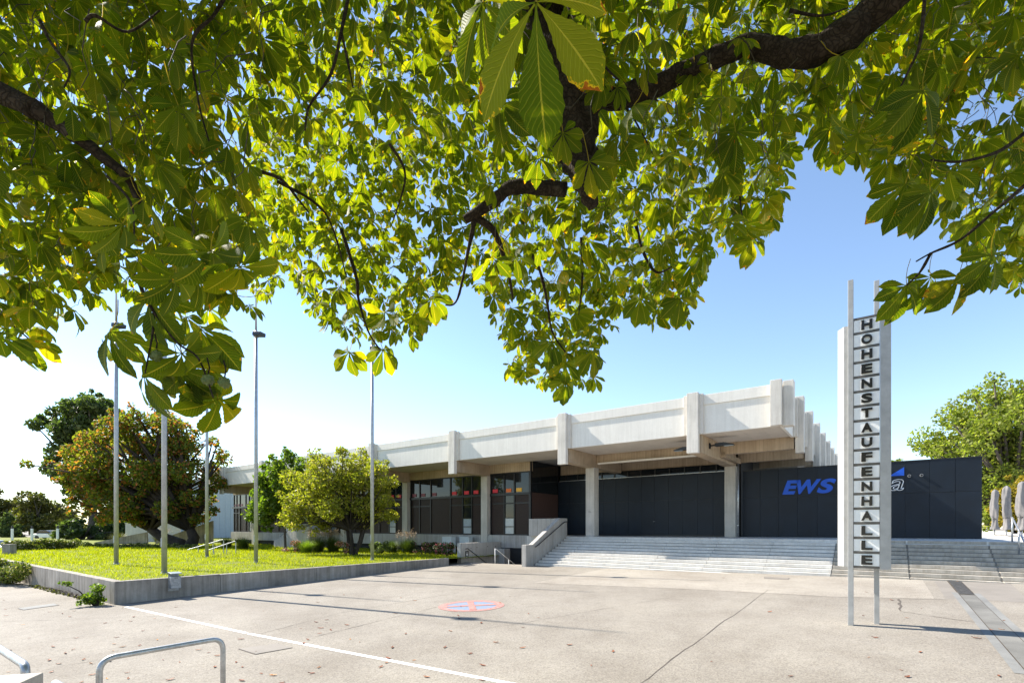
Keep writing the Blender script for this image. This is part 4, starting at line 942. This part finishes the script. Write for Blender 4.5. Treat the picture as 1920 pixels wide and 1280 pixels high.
grass_clump(596, 1033, 38, 1.35, 1.0, 'dark green grass clump with plumes left of the round tree')
grass_clump(625, 1033, 38.5, 1.4, 1.0, 'darkest grass clump with pink brown plumes beside the round tree stems')
grass_clump(455, 1028, 43, 1.3, 1.0, 'dark grass clump by the tubular ramp rails', False)
grass_clump(425, 1026, 46, 1.2, 0.9, 'dark grass clump behind the thin flagpole', False)
grass_clump(765, 1032, 37, 1.3, 1.0, 'tall grass clump in front of the middle column of the hall')
grass_clump(735, 1034, 37.5, 1.1, 0.9, 'grass clump just right of the flagpole by the round tree', False)
grass_clump(300, 1012, 60, 1.4, 1.3, 'pale grass clump under the white wall beyond the lawn', True, 'olive')
grass_clump(222, 1008, 62, 1.5, 1.3, 'pale grass clump at the foot of the far ramp', False, 'olive')
for (px, py, Y, w_, lab, mat) in ((550,1030,37.5,1.0,'coral and white flowers between the young tree and the pale grass','coral'), (648,1034,35.5,1.0,'coral flowers at the foot of the round tree','coral'),
                              (795,1036,35.5,1.5,'pink flowering shrub in the bed, left of the brighter pink one','pink'), (820,1036,34.5,1.2,'bright pink flowering shrub next to the utility cabinet','pink'), (838,1044,33,0.7,'low sparse plants at the end of the bed below the cabinet','pink'),
                              (712,1036,36,1.5,'dark leafy shrub in the bed behind the round tree','dark')):
    c = Vector((P(px,py,Y).x, Y, LZ-0.05)); bl = [(c.x+rng.uniform(-w_/2,w_/2), c.y+rng.uniform(-.4,.4), LZ+rng.uniform(0.15,0.75), rng.uniform(0.18,0.3)) for _ in range(9)]
    shrub('bedding_shrub', lab, 'shrub', tuple(c), bl, 1300, 0.06, LM[mat], group='plants in the bed before the hall')

# ------------------------------------------------------------------ grass of the lawn
LM['lawn'] = m_leaf('lawn blades', [(0, (0.15,0.185,0.008)), (0.6, (0.26,0.30,0.014)), (1, (0.42,0.40,0.022))], 0.5, (1.68,1.75,0.4), 0.9, 0.06)
n = 190000; q = rng.random(n)**1.7; wv = np.stack([-5.02 - rng.random(n)*42, -21.78 + 24*rng.random(n)], 1)
dist = np.hypot(wv[:,0]-16.06, wv[:,1]+27.44); bare = np.array([mnoise.noise(Vector((a_*0.9, c_*0.9, 7)))+0.6*mnoise.noise(Vector((a_*2.3, c_*2.3, 4))) for a_, c_ in wv]); keep = (rng.random(n) < np.clip((26/dist)**2, 0.12, 1)) & (rng.random(n) < np.clip(0.95+1.4*bare, 0.12, 1)); wv = wv[keep]; dist = dist[keep]; n = len(wv)
pos = np.stack([F0.x + EX.x*wv[:,0] + EY.x*wv[:,1], F0.y + EX.y*wv[:,0] + EY.y*wv[:,1], np.array([lz(a_, c_) for a_, c_ in wv])], 1)
patchy = np.array([mnoise.noise(Vector((a_*0.5, c_*0.5, 0))) for a_, c_ in wv])
h = (0.06+0.07*rng.random(n))*(1+0.6*patchy)*np.clip(dist/28, 0.8, 1.6); w = 0.007*np.clip(dist/20, 1, 3)
a = rng.uniform(0, 6.283, n); dx = np.stack([np.cos(a), np.sin(a), np.zeros(n)], 1); b_ = rng.uniform(0,6.283,n); ln = np.stack([np.cos(b_), np.sin(b_), np.zeros(n)], 1)*(h*rng.uniform(0.2,0.9,n))[:,None]
V = np.stack([pos-dx*w[:,None], pos+dx*w[:,None], pos+ln+np.stack([np.zeros(n),np.zeros(n),h],1)], 1).reshape(-1,3)
o = bpy.data.objects.new('lawn_grass', fast_mesh('lawn_grass', V, np.arange(3*n).reshape(n,3), LM['lawn'])); link(o); tag(o, 'short bright green grass growing on the raised lawn', 'grass', kind='stuff')
# daisies
m = 260; wv = np.stack([-5.5-rng.random(m)*26, -21.3+20*rng.random(m)],1); c_ = np.array([tuple(F(a_,c2,lz(a_,c2)+0.1)) for a_,c2 in wv]); v, f = leaf_quads(c_, 0.02, 6, 1.0)
o = bpy.data.objects.new('daisies', fast_mesh('daisies', v, f, M['white_paint'])); link(o); tag(o, 'tiny white daisies scattered through the lawn', 'flowers', kind='stuff')
# ------------------------------------------------------------------ the horse chestnut overhead
def m_chestnut():
    t = NT('chestnut leaf'); ge = t.new('ShaderNodeNewGeometry'); oi = t.new('ShaderNodeObjectInfo'); uv = t.new('ShaderNodeUVMap'); uv.uv_map = 'uv'
    sx = t.new('ShaderNodeSeparateXYZ'); t.link(uv.outputs[0], sx.inputs[0])
    def mth(op, a, b=None, c=None):
        n = t.new('ShaderNodeMath', operation=op)
        for i, v in enumerate((a, b, c)):
            if v is None: continue
            if hasattr(v, 'is_linked'): t.link(v, n.inputs[i])
            else: n.inputs[i].default_value = v
        return n.outputs[0]
    ax = mth('ABSOLUTE', mth('SUBTRACT', sx.outputs[0], 0.5))                      # 0 at the midrib
    vein = mth('SINE', mth('MULTIPLY', mth('SUBTRACT', mth('MULTIPLY', sx.outputs[1], 1.0), mth('MULTIPLY', ax, 0.42)), 100.0))
    line = mth('POWER', mth('MAXIMUM', vein, 0.0), 4.0)                            # lateral veins
    rib = mth('LESS_THAN', ax, 0.022)
    rnd = mth('FRACT', mth('ADD', ge.outputs['Random Per Island'], mth('MULTIPLY', oi.outputs['Random'], 7.31)))
    col = t.ramp(rnd, [(0, (0.018,0.036,0.003)), (0.45, (0.029,0.050,0.004)), (0.85, (0.044,0.066,0.005)), (1, (0.075,0.085,0.008))])
    col = t.mix(mth('MULTIPLY', line, 0.30), col, (0.135,0.15,0.035)); col = t.mix(mth('MULTIPLY', rib, 0.7), col, (0.17,0.16,0.05))
    # autumn blotches, mostly at the tips and margins
    tc = t.new('ShaderNodeTexCoord'); cb = t.new('ShaderNodeCombineXYZ'); t.link(rnd, cb.inputs[0]); t.link(oi.outputs['Random'], cb.inputs[1])
    vm = t.new('ShaderNodeVectorMath', operation='MULTIPLY_ADD'); t.link(cb.outputs[0], vm.inputs[0]); vm.inputs[1].default_value = (31,31,31); t.link(tc.outputs['Object'], vm.inputs[2])
    nz = t.noise(vm.outputs[0], 26, 4, 0.65)
    edge = mth('MULTIPLY', mth('POWER', sx.outputs[1], 2.5), mth('ADD', mth('MULTIPLY', ax, 0.35), 0.13))
    bl = mth('ADD', nz, mth('ADD', edge, mth('MULTIPLY', mth('POWER', rnd, 5.0), 0.12)))
    col = t.mix(t.ramp(bl, [(0.80, (0,0,0)), (0.83, (1,1,1))]), col, (0.22,0.16,0.014)); col = t.mix(t.ramp(bl, [(0.85, (0,0,0)), (0.87, (1,1,1))]), col, (0.12,0.038,0.010))
    h = mth('ADD', mth('MULTIPLY', line, -1.0), mth('MULTIPLY', rib, -1.0)); nrm = t.bump(h, 0.5, 0.004)
    p = t.principled(col, 0.6, 0, nrm, 0.14)
    tr = t.new('ShaderNodeBsdfTranslucent'); t.link(t.mix(1.0, col, (8.9,7.3,0.65), 'MULTIPLY'), tr.inputs[0]); t.link(nrm, tr.inputs['Normal'])
    mx = t.new('ShaderNodeMixShader'); mx.inputs[0].default_value = 0.44
    t.link(p.outputs[0], mx.inputs[1]); t.link(tr.outputs[0], mx.inputs[2]); t.link(mx.outputs[0], t.out.inputs[0]); return t.m
M['chestnut'] = m_chestnut()
def m_bark():
    t = NT('chestnut bark'); v = t.coord(rand=False); n1 = t.noise(v, 9, 8, 0.7); vo = t.new('ShaderNodeTexVoronoi', feature='DISTANCE_TO_EDGE'); vo.inputs['Scale'].default_value = 30
    wv = t.new('ShaderNodeVectorMath', operation='ADD'); nz = t.new('ShaderNodeTexNoise'); nz.inputs['Scale'].default_value = 12; t.link(v, nz.inputs['Vector'])
    sc = t.new('ShaderNodeVectorMath', operation='SCALE'); sc.inputs['Scale'].default_value = 0.16; t.link(nz.outputs['Color'], sc.inputs[0]); t.link(v, wv.inputs[0]); t.link(sc.outputs[0], wv.inputs[1]); t.link(wv.outputs[0], vo.inputs['Vector'])
    crack = t.ramp(vo.outputs['Distance'], [(0.0, (0.5,)*3), (0.22, (1,1,1))])
    col = t.mix(1.0, t.ramp(n1, [(0.3, (0.026,0.019,0.013)), (0.55, (0.055,0.042,0.03)), (0.75, (0.10,0.085,0.065))]), crack, 'MULTIPLY')
    t.principled(col, 0.95, 0, t.bump(t.mix(0.5, crack, n1), 1.0, 0.015), 0.1); return t.m
M['twig'] = m_bark()
M['chestnut_shoot'] = m_plain('green brown shoot', (0.05,0.042,0.018), 0.7, 0, 0.3, 20)
M['conker'] = m_plain('spiny green husk', (0.10,0.13,0.03), 0.6, 0, 0.3, 40, 0.3)

def leaflet(L, W, ang, droop, rows, serr, rs):
    """an obovate, toothed, folded and drooping leaflet in the leaf's plane; returns verts, quads, uv"""
    ca, sa = math.cos(ang), math.sin(ang); V = []; U = []; Q = []
    fold = rs.uniform(0.10, 0.38); curl = rs.uniform(-0.25, 0.45); wav = rs.uniform(0, 6.28)
    for i in range(rows+1):
        u = i/rows
        w = W*(max(0.0, math.sin(math.pi*min(1, u**1.6)))**0.85)*(0.55+0.5*u) if u < 1 else 0.0
        w = max(w, 0.0022*L/0.2)
        if u > 0.93 and i < rows: w *= 0.75
        if serr and 1 < i < rows: w *= 1 + (0.05 if i % 2 else -0.045)
        th = droop*(0.35+0.9*u); x = L*u*math.cos(th*0.55); z = -L*u*math.sin(th*0.75)
        for k, s in ((0, -1.0), (1, -0.5), (2, 0.0), (3, 0.5), (4, 1.0)):
            y = s*w; zz = z + fold*abs(s)*w - curl*s*s*w*0.5 + 0.05*w*math.sin(wav+u*9)*abs(s)
            V.append((x*ca - y*sa, x*sa + y*ca, zz)); U.append((0.5+0.5*s, u))
        if i:
            a = (i-1)*5
            for k in range(4): Q.append((a+k, a+k+1, a+k+6, a+k+5))
    return V, Q, U
def leaf_mesh_data(seed, hi):
    rs = random.Random(seed); V = []; Q = []; U = []; n = rs.choice((5, 6, 7, 7))
    sp = {5: (-98,-48,0,46,96), 6: (-112,-66,-24,20,62,108), 7: (-122,-78,-38,0,38,78,122)}[n]; L0 = rs.uniform(0.18, 0.215)
    for a in sp:
        k = 1-0.42*(abs(a)/120)**1.6
        v, q, u = leaflet(L0*k*rs.uniform(0.92,1.06), L0*k*rs.uniform(0.235,0.285), R(a+rs.uniform(-7,7)), rs.uniform(0.35,1.15), 18 if hi else 6, hi, rs)
        o = len(V); V += v; U += u; Q += [tuple(i+o for i in f) for f in q]
    # petiole
    o = len(V); pl = rs.uniform(0.10, 0.17)
    for i in range(4):
        u = i/3; c = (-pl*u, 0.0, 0.05*u*u)
        for k in range(4):
            a = k*math.pi/2; V.append((c[0], c[1]+0.0022*math.cos(a), c[2]+0.0022*math.sin(a))); U.append((0.5, 0.0))
        if i: Q += [(o+(i-1)*4+k, o+(i-1)*4+(k+1) % 4, o+i*4+(k+1) % 4, o+i*4+k) for k in range(4)]
    return np.array(V), np.array(Q), np.array(U)
HI = [leaf_mesh_data(100+i, True) for i in range(12)]; LO = [leaf_mesh_data(300+i, False) for i in range(10)]
HI_M = [fast_mesh('chestnut_leaf', v, q, M['chestnut'], u, True) for v, q, u in HI]

# lower edge of the foliage in the photograph, as the height that hanging leaves reach
EDGE = [(-200,640),(0,655),(60,660),(95,600),(140,585),(175,600),(200,560),(250,590),(320,600),(400,590),(440,560),(500,590),(540,520),(590,600),(640,640),(720,650),(800,625),(835,570),(870,540),(900,560),(940,640),(960,720),(1040,740),(1090,735),(1130,690),(1160,600),(1220,615),(1290,600),(1330,500),(1360,470),(1420,480),(1460,390),(1490,255),(1530,280),(1560,330),(1610,350),(1650,330),(1690,410),(1760,420),(1800,500),(1880,540),(1930,560),(2150,600)]
def edge(px):
    for (a, ya), (c, yc) in zip(EDGE[:-1], EDGE[1:]):
        if a <= px <= c: return ya+(yc-ya)*(px-a)/(c-a)
    return 600
GAPS = [(1860,212,92,42),(445,205,24,62),(60,150,40,20),(410,260,22,34),(875,185,18,30),(1610,330,40,40),(790,400,26,42),(860,420,26,46),(1895,180,50,26),(935,165,22,22),(100,380,30,16),(1700,290,30,14)]
def in_gap(px, py, k=1.0):
    return any(((px-a)/(c*k))**2+((py-b_)/(d*k))**2 < 1 for a, b_, c, d in GAPS)
def near_depth(px, py):
    if px < 470: return 2.1 + 1.0*random.random() + max(0, (150-py))/500
    if px < 900: return (2.6 + 1.4*random.random()) if py < 240 else 4.3 + 2.2*random.random()
    if px < 1480: return (2.5 + 1.1*random.random()) if py < 330 else (2.9+1.2*random.random() if py < 520 else 4.2+1.6*random.random())
    return 2.6 + 1.1*random.random()
def far_depth(px, py):
    if px < 470: return 2.9 + 1.5*random.random()
    if px < 1480: return 4.6 + 3.6*random.random()
    return 3.2 + 2.4*random.random()
def leaf_frame(hang=0.6):
    a = random.uniform(0, 2*math.pi); dn = random.uniform(-0.2, 1.1)*hang*1.4
    m = Vector((math.cos(a), math.sin(a), -dn)).normalized()
    n = Vector((random.gauss(0, .35), random.gauss(0, .35), 1)); n = (n - m*n.dot(m)).normalized()
    y = n.cross(m); Rm = Matrix((m, y, n)).transposed(); return Rm
leaves = []       # (position, rotation, scale, size on the photo)
# hanging leaves that stand out against the sky: hub seen at, depth, main direction in the picture
KEY = [(207,622,2.2,(-0.6,0,-0.8)),(270,702,2.25,(-0.25,0.1,-1)),(341,662,2.1,(0.3,0,-1)),(376,617,2.3,(0.9,0,-0.5)),(409,748,2.35,(0.25,0,-1)),(333,690,2.2,(-0.2,0.3,-1)),(360,690,2.25,(0.5,0.2,-0.8)),
       (280,560,2.0,(-0.3,0,-1)),(330,520,1.95,(0.1,0,-1)),(450,500,1.9,(0.3,0.1,-1)),(395,470,1.85,(0,0,-1)),(230,420,1.8,(-0.2,-0.1,-1)),
       (655,660,3.9,(-0.4,0,-1)),(718,655,4.0,(0.4,0,-1)),(722,585,3.8,(0,0.1,-1)),(775,590,3.9,(0.3,0,-1)),(810,560,3.7,(0.6,0,-0.8)),
       (1005,5,0.98,(-0.05,0.1,-1)),(905,5,1.7,(-0.3,0.1,-1)),(1060,680,4.2,(-0.1,0,-1)),(1035,640,4.1,(-0.4,0,-1)),(1110,660,4.0,(0.3,0,-1)),(1235,575,3.5,(0.2,0,-1)),(1200,560,3.6,(-0.3,0,-1)),
       (1060,715,4.3,(0.1,0,-1)),(985,690,4.3,(-0.3,0,-1)),(1275,560,3.3,(0.5,0,-1)),(1395,420,3.2,(0.4,0,-1)),(1410,450,3.4,(0.2,0,-1)),(1700,535,2.75,(0.2,0,-1)),(1698,345,2.5,(-0.2,0,-1)),(1745,360,2.4,(0.3,0,-1)),
       (1800,520,2.7,(0.1,0,-1)),(1745,520,2.8,(0.3,0,-1)),(1860,480,2.6,(0.3,0,-1)),(1610,250,2.4,(-0.4,0,-1)),(1640,270,2.5,(0.2,0,-1)),(1730,170,2.2,(0.1,0,-1)),(35,635,3.4,(-0.4,0,-1)),(60,640,3.5,(0.5,0,-0.8)),(10,615,3.3,(0,0,-1))]
for px, py, Y, d in KEY:
    m = Vector(d).normalized(); n = Vector((random.gauss(0,.12), -0.9, 0.45)); n = -n if random.random() < 0.35 and Y > 1.3 else n; n = (n-m*n.dot(m)).normalized()
    leaves.append((P(px, py, Y), Matrix((m, n.cross(m), n)).transposed(), random.uniform(0.95,1.08), 936*0.2/Y))
LIMBS = [((1290,130),(1480,105),3.0,40),((1480,105),(1680,-20),2.8,42),((1060,130),(1075,250),3.1,55),((1075,250),(1112,390),3.0,30),((-10,165),(75,210),2.3,28),((870,410),(960,352),3.2,20),((960,352),(1060,355),3.1,22)]
def hides_limb(px, py, Y):
    for (a, b_, dl, r) in LIMBS:
        if Y > dl+0.05: continue
        dx, dy = b_[0]-a[0], b_[1]-a[1]; u = clamp(((px-a[0])*dx+(py-a[1])*dy)/(dx*dx+dy*dy), 0, 1)
        if math.hypot(px-a[0]-u*dx, py-a[1]-u*dy) < r: return True
    return False
cells = {}
def far_enough(px, py, r):
    cx, cy = int(px//60), int(py//60); k = int(r//60)+1
    for i in range(cx-k, cx+k+1):
        for j in range(cy-k, cy+k+1):
            for (a, b_) in cells.get((i,j), ()):
                if (a-px)**2+(b_-py)**2 < r*r: return False
    return True
for depth, tries, gapk, spacing in ((near_depth, 9000, 1.15, 0.50), (far_depth, 26000, 1.15, 0.45)):
    cells = {}
    for _ in range(tries):
        px = random.uniform(-150, 2070); e = edge(px); py = random.uniform(-160, e)
        Y = depth(px, py); sz = 936*0.2/Y
        if py > e - (0.95*sz if px < 520 or px > 1480 else 0.7*sz) and random.random() > 0.04: continue
        if in_gap(px, py+0.25*sz, gapk) and random.random() > 0.10: continue
        if hides_limb(px, py+0.4*sz, Y-0.0) and random.random() > 0.45: continue
        if hides_limb(px, py+0.8*sz, Y) and random.random() > 0.5: continue
        if not far_enough(px, py, sz*spacing): continue
        cells.setdefault((int(px//60), int(py//60)), []).append((px, py))
        leaves.append((P(px, py, Y), leaf_frame(), random.uniform(0.6, 1.0), sz))
# the crown goes on above and beside the frame, filled out to shade the boughs
for _ in range(6500):
    Y = random.uniform(-1.5, 6.5); X = random.uniform(-7.5, 6.0); Z = random.uniform(1.6, 7.5)
    if Z < 1.15*abs(Y)+0.9 and -1.12*max(Y,0)-0.5 < X < 1.12*max(Y,0)+0.5: continue
    if Z < 2.0+0.12*abs(X)+random.random(): continue
    if X < 0.5 and Y > 3.6: continue
    if (X/7.5)**2+((Y-2)/5.5)**2+((Z-3)/4.6)**2 > 1.0: continue
    leaves.append((Vector((X, Y, Z)), leaf_frame(), random.uniform(0.8, 1.15), 0))
for _ in range(90):  # unseen leaves added towards the sun to shade the big hanging leaf
    q = P(1000, 70, 1.02) + to_sun*random.uniform(0.6, 2.2) + Vector((random.gauss(0,.2), random.gauss(0,.2), random.gauss(0,.16)))
    if q.z > 1.2*q.y+0.05: leaves.append((q, leaf_frame(), 1.0, 0))
TRUNK = Vector((2.6, -2.4, gz(2.6,-2.4)))
ch = thing('horse_chestnut_tree', 'large horse chestnut whose leafy boughs hang over the top of the view', 'tree', tuple(TRUNK))
CB = np.array(TRUNK)
order = sorted(range(len(leaves)), key=lambda i: -leaves[i][3]); n_ind = 300
bigs = set(order[:41]) if False else set(order[:n_ind]) | set()
for i in order[:n_ind]:
    p, Rm, s, sz = leaves[i]; o = bpy.data.objects.new('leaf', random.choice(HI_M)); link(o); o.parent = ch
    o.matrix_local = Matrix.Translation(p-TRUNK) @ (Rm.to_4x4()) @ Matrix.Scale(s, 4)
VV, QQ, UU = [], [], []; off = 0
for i in order[n_ind:]:
    p, Rm, s, sz = leaves[i]; v, q, u = (random.choice(HI) if sz > 62 and len(VV) < 260 else random.choice(LO))
    VV.append((v*s) @ np.array(Rm).T + np.array(p) - CB); QQ.append(q+off); UU.append(u); off += len(v)
o = bpy.data.objects.new('foliage', fast_mesh('foliage', np.concatenate(VV), np.concatenate(QQ), M['chestnut'], np.concatenate(UU), True)); link(o); o.parent = ch; o['kind'] = 'stuff'
# the fine shoots that carry the leaf stalks
tw = MB()
for i in order[:1500]:
    if i < len(KEY): continue
    p, Rm, s, sz = leaves[i]; m = Rm.col[0]; n_ = Rm.col[2]; p0 = p - m*0.13*s + n_*0.045*s
    q1 = p0 + Vector((random.gauss(0,.05), random.gauss(0,.05), random.uniform(0.04,0.12))); q2 = q1 + Vector((random.gauss(0,.06), random.gauss(0,.06), random.uniform(0.04,0.14)))
    pm = (p0+q1)/2+Vector((random.gauss(0,.012), random.gauss(0,.012), 0.01)); pn = (q1+q2)/2+Vector((random.gauss(0,.02), random.gauss(0,.02), 0.015))
    tw.tube([p0, pm, q1, pn, q2], [0.0016, 0.0018, 0.0021, 0.0024, 0.0027], 5)
o = part(tw, 'fine_shoots', M['chestnut_shoot'], ch, smooth=True); o['kind'] = 'stuff'
# limbs: photo pixel, pixel, depth, radius in metres; smoothed and roughened
def smooth(pts, n=7):
    pts = [np.array(p, float) for p in pts]; out = []
    for i in range(len(pts)-1):
        p0, p1, p2, p3 = pts[max(i-1,0)], pts[i], pts[i+1], pts[min(i+2,len(pts)-1)]
        for k in range(n):
            u = k/n; out.append(0.5*((2*p1)+(p2-p0)*u+(2*p0-5*p1+4*p2-p3)*u*u+(3*p1-p0-3*p2+p3)*u**3))
    out.append(pts[-1]); return out
def limb(pts, name='branch', sides=10, rough=0.16, world=False):
    q = smooth([(*p[:3], p[3]) if world else (*P(p[0], p[1], p[2]), p[3]) for p in pts])
    b = MB(); b.tube([tuple(x[:3]) for x in q], [x[3] for x in q], sides)
    nv = []
    cs = [Vector(x[:3]) for x in q]
    for i, v in enumerate(b.v):
        c = cs[min(i//sides, len(cs)-1)]; d = Vector(v)-c; f = 1+rough*2*mnoise.noise(Vector(v)*14)+rough*mnoise.noise(Vector(v)*34); nv.append(tuple(c+d*f))
    b.v = nv; return part(b, name, M['twig'], ch, smooth=True)
T = TRUNK
b_tr = limb([(T.x,T.y,T.z-0.3,0.55),(T.x,T.y,T.z+0.4,0.42),(T.x-0.05,T.y+0.05,T.z+2.0,0.36),(T.x-0.1,T.y+0.2,1.2,0.33),(T.x-0.2,T.y+0.4,2.6,0.27)], 'trunk', 16, 0.06, True)
limb([(T.x-0.1,T.y+0.2,1.3,0.2),(3.4,-0.6,2.6,0.16),(3.2,1.4,3.3,0.13),(*P(1670,-10,2.75),0.088),(*P(1600,55,2.85),0.08),(*P(1500,103,2.95),0.072),(*P(1400,88,3.05),0.062),(*P(1300,128,3.15),0.055),(*P(1190,175,3.2),0.065),(*P(1100,190,3.2),0.06)], sides=14, world=True)
limb([(1000,-60,3.3,0.20),(1060,120,3.2,0.17),(1070,205,3.15,0.165),(1078,265,3.1,0.13),(1090,310,3.05,0.085),(1098,350,3.0,0.06),(1112,388,3.0,0.035)], sides=16, rough=0.22)
limb([(T.x-0.15,T.y+0.3,2.2,0.2),(1.4,0.2,3.9,0.19),(0.9,2.4,4.2,0.2),(*P(1000,-60,3.3),0.2)], world=True)
limb([(T.x-0.15,T.y+0.3,2.3,0.17),(0.2,-1.2,3.6,0.14),(-2.6,0.6,3.0,0.11),(*P(-130,110,2.35),0.066),(*P(-20,165,2.3),0.05),(*P(72,208,2.3),0.04)], world=True)
limb([(72,208,2.3,0.038),(160,270,2.35,0.026),(235,330,2.4,0.022),(262,380,2.4,0.014)])
limb([(1060,355,3.1,0.045),(1010,352,3.15,0.042),(960,352,3.2,0.04),(915,385,3.25,0.036),(872,412,3.3,0.03)])
limb([(885,405,3.3,0.03),(925,432,3.35,0.022),(950,500,3.5,0.014),(962,560,3.7,0.008)])
limb([(890,410,3.3,0.022),(880,460,3.35,0.012),(858,560,3.4,0.008),(835,572,3.4,0.005)])
for L_ in ([(660,-40,2.7),(640,60,2.6),(620,140,2.6),(580,200,2.6),(572,245,2.6)], [(640,60,2.6),(655,130,2.6),(662,165,2.6)], [(75,40,2.0),(95,80,2.0),(130,130,2.0),(120,165,2.0)], [(470,318,3.0),(525,335,3.0),(560,375,3.0),(580,400,3.0)],
           [(1050,-20,2.7),(1090,60,2.7),(1110,95,2.7),(1160,150,2.8),(1235,190,2.8)], [(430,-20,2.2),(400,30,2.2),(360,80,2.2),(372,190,2.25),(392,265,2.3)], [(990,470,3.9),(1010,500,3.9),(1025,560,4.0),(1035,620,4.1),(1060,660,4.1)],
           [(640,430,3.6),(668,520,3.6),(672,560,3.7),(690,620,3.8),(712,655,3.9)], [(255,515,2.0),(280,570,2.0),(330,640,2.05),(372,672,2.05),(400,745,2.0)], [(285,560,2.0),(288,610,2.05),(272,700,2.0)], [(1925,345,2.6),(1860,400,2.65),(1800,450,2.7),(1745,475,2.75),(1718,490,2.75)],
           [(1745,475,2.75),(1725,510,2.75),(1700,535,2.75)], [(1920,250,2.5),(1870,285,2.5),(1800,303,2.5),(1745,300,2.5)], [(1735,-20,2.3),(1725,80,2.3),(1705,130,2.35),(1675,190,2.4)], [(1190,410,3.6),(1205,470,3.6),(1230,510,3.6),(1260,500,3.5)], [(1090,445,3.7),(1092,520,3.8),(1085,590,3.9)],
           [(1380,285,3.1),(1385,350,3.2),(1392,410,3.2)], [(1480,20,2.8),(1540,30,2.8),(1590,15,2.8)], [(1130,160,3.1),(1180,210,3.2),(1225,290,3.3)], [(730,270,2.9),(760,330,3.0),(735,420,3.2)], [(0,590,3.3),(30,615,3.35),(60,640,3.5)], [(200,330,2.0),(245,380,2.0),(252,450,2.0)], [(520,340,3.2),(610,400,3.3),(650,520,3.5)], [(160,40,2.0),(180,30,2.0),(240,60,2.1),(300,20,2.1)]):
    r0 = 0.0032*L_[0][2] if len(L_) < 4 else 0.0038*L_[0][2]
    limb([(*p, r0*(1-0.6*i/(len(L_)-1))) for i, p in enumerate(L_)], 'twig', 7, 0.12)
# conkers
for px, py, Y in ((292,667,2.05),(390,712,2.02),(421,717,2.02),(192,655,4.3)):
    c = P(px, py, Y); b = MB(); import bmesh
    bm = bmesh.new(); bmesh.ops.create_icosphere(bm, subdivisions=3, radius=0.021)
    for i, v in enumerate(bm.verts): v.co *= 1.28 if i % 5 == 0 and i > 11 else 1
    m = bpy.data.meshes.new('conker'); bm.to_mesh(m); bm.free(); m.materials.append(M['conker'])
    o = bpy.data.objects.new('conker', m); link(o); o.parent = ch; o.location = c-TRUNK; BASE[o.name] = BASE[ch.name]
    b.tube([(c.x,c.y,c.z+0.02),(c.x+0.006,c.y,c.z+0.05),(c.x-0.004,c.y,c.z+0.09)], 0.003, 5); part(b, 'stalk', M['twig'], o) if False else part(b, 'conker_stalk', M['twig'], ch)

# ------------------------------------------------------------------ fallen leaves on the paving
fm = []
M['fallen'] = m_leaf('fallen brown leaf', [(0, (0.15,0.045,0.016)), (0.6, (0.24,0.085,0.025)), (1, (0.34,0.15,0.05))], 0.2, (1.2,1,0.8))
t = NT('fallen brown leaf'); oi = t.new('ShaderNodeObjectInfo'); t.principled(t.ramp(oi.outputs['Random'], [(0, (0.17,0.055,0.025)), (0.6, (0.27,0.095,0.038)), (0.9, (0.33,0.15,0.055)), (1, (0.6,0.24,0.035))]), 0.7); M['fallen'] = t.m
for s in range(6):
    rs = random.Random(s+50); b = MB(); n = 7
    for i in range(n+1):
        u = i/n; w = 0.026*math.sin(math.pi*(0.06+0.88*u))**0.8; x = (u-0.5)*0.13; zc = 0.006+0.014*(2*u-1)**2*rs.uniform(0.3,1)
        for sgn in (-1, 0, 1): b.v.append((x+0.01*rs.uniform(-1,1), sgn*w, zc + (0.009*rs.uniform(0.3,1.2) if sgn else 0)))
    for i in range(n):
        for k in range(2): b.f.append((i*3+k, i*3+k+1, i*3+k+4, i*3+k+3))
    fm.append(b.mesh('fallen_leaf', M['fallen'], smooth=True))
spots = []
for _ in range(3000):
    u = random.random(); px = random.uniform(-10, 1900)
    py = 1070+215*random.random()**0.9
    dens = 1.0 if px < 620 else (0.45 if px < 1000 else 0.10)
    if py < 1120 and px < 300: continue
    if py < 1100 and px < 640: continue
    if random.random() > dens: continue
    g = G(px, py)
    if all((g.x-q.x)**2+(g.y-q.y)**2 > 0.08 for q in spots): spots.append(g)
    if len(spots) >= 130: break
spots += [G(*p) for p in ((1842,1138),(1882,1163),(1878,1180),(1795,1090),(1700,1158),(725,1242),(714,1250),(1650,1098))]
for i, g in enumerate(spots):
    o = bpy.data.objects.new('fallen_leaf', fm[i % 6]); link(o); o.location = g+Vector((0,0,0.003)); s = random.uniform(0.45,1.1)
    o.scale = (s, s, s); o.rotation_euler = (random.uniform(-.1,.1), random.uniform(-.1,.1), random.uniform(0,6.28))
    tag(o, 'small curled brown leaf lying dry on the pale paving', 'leaf', 'fallen leaves on the forecourt')
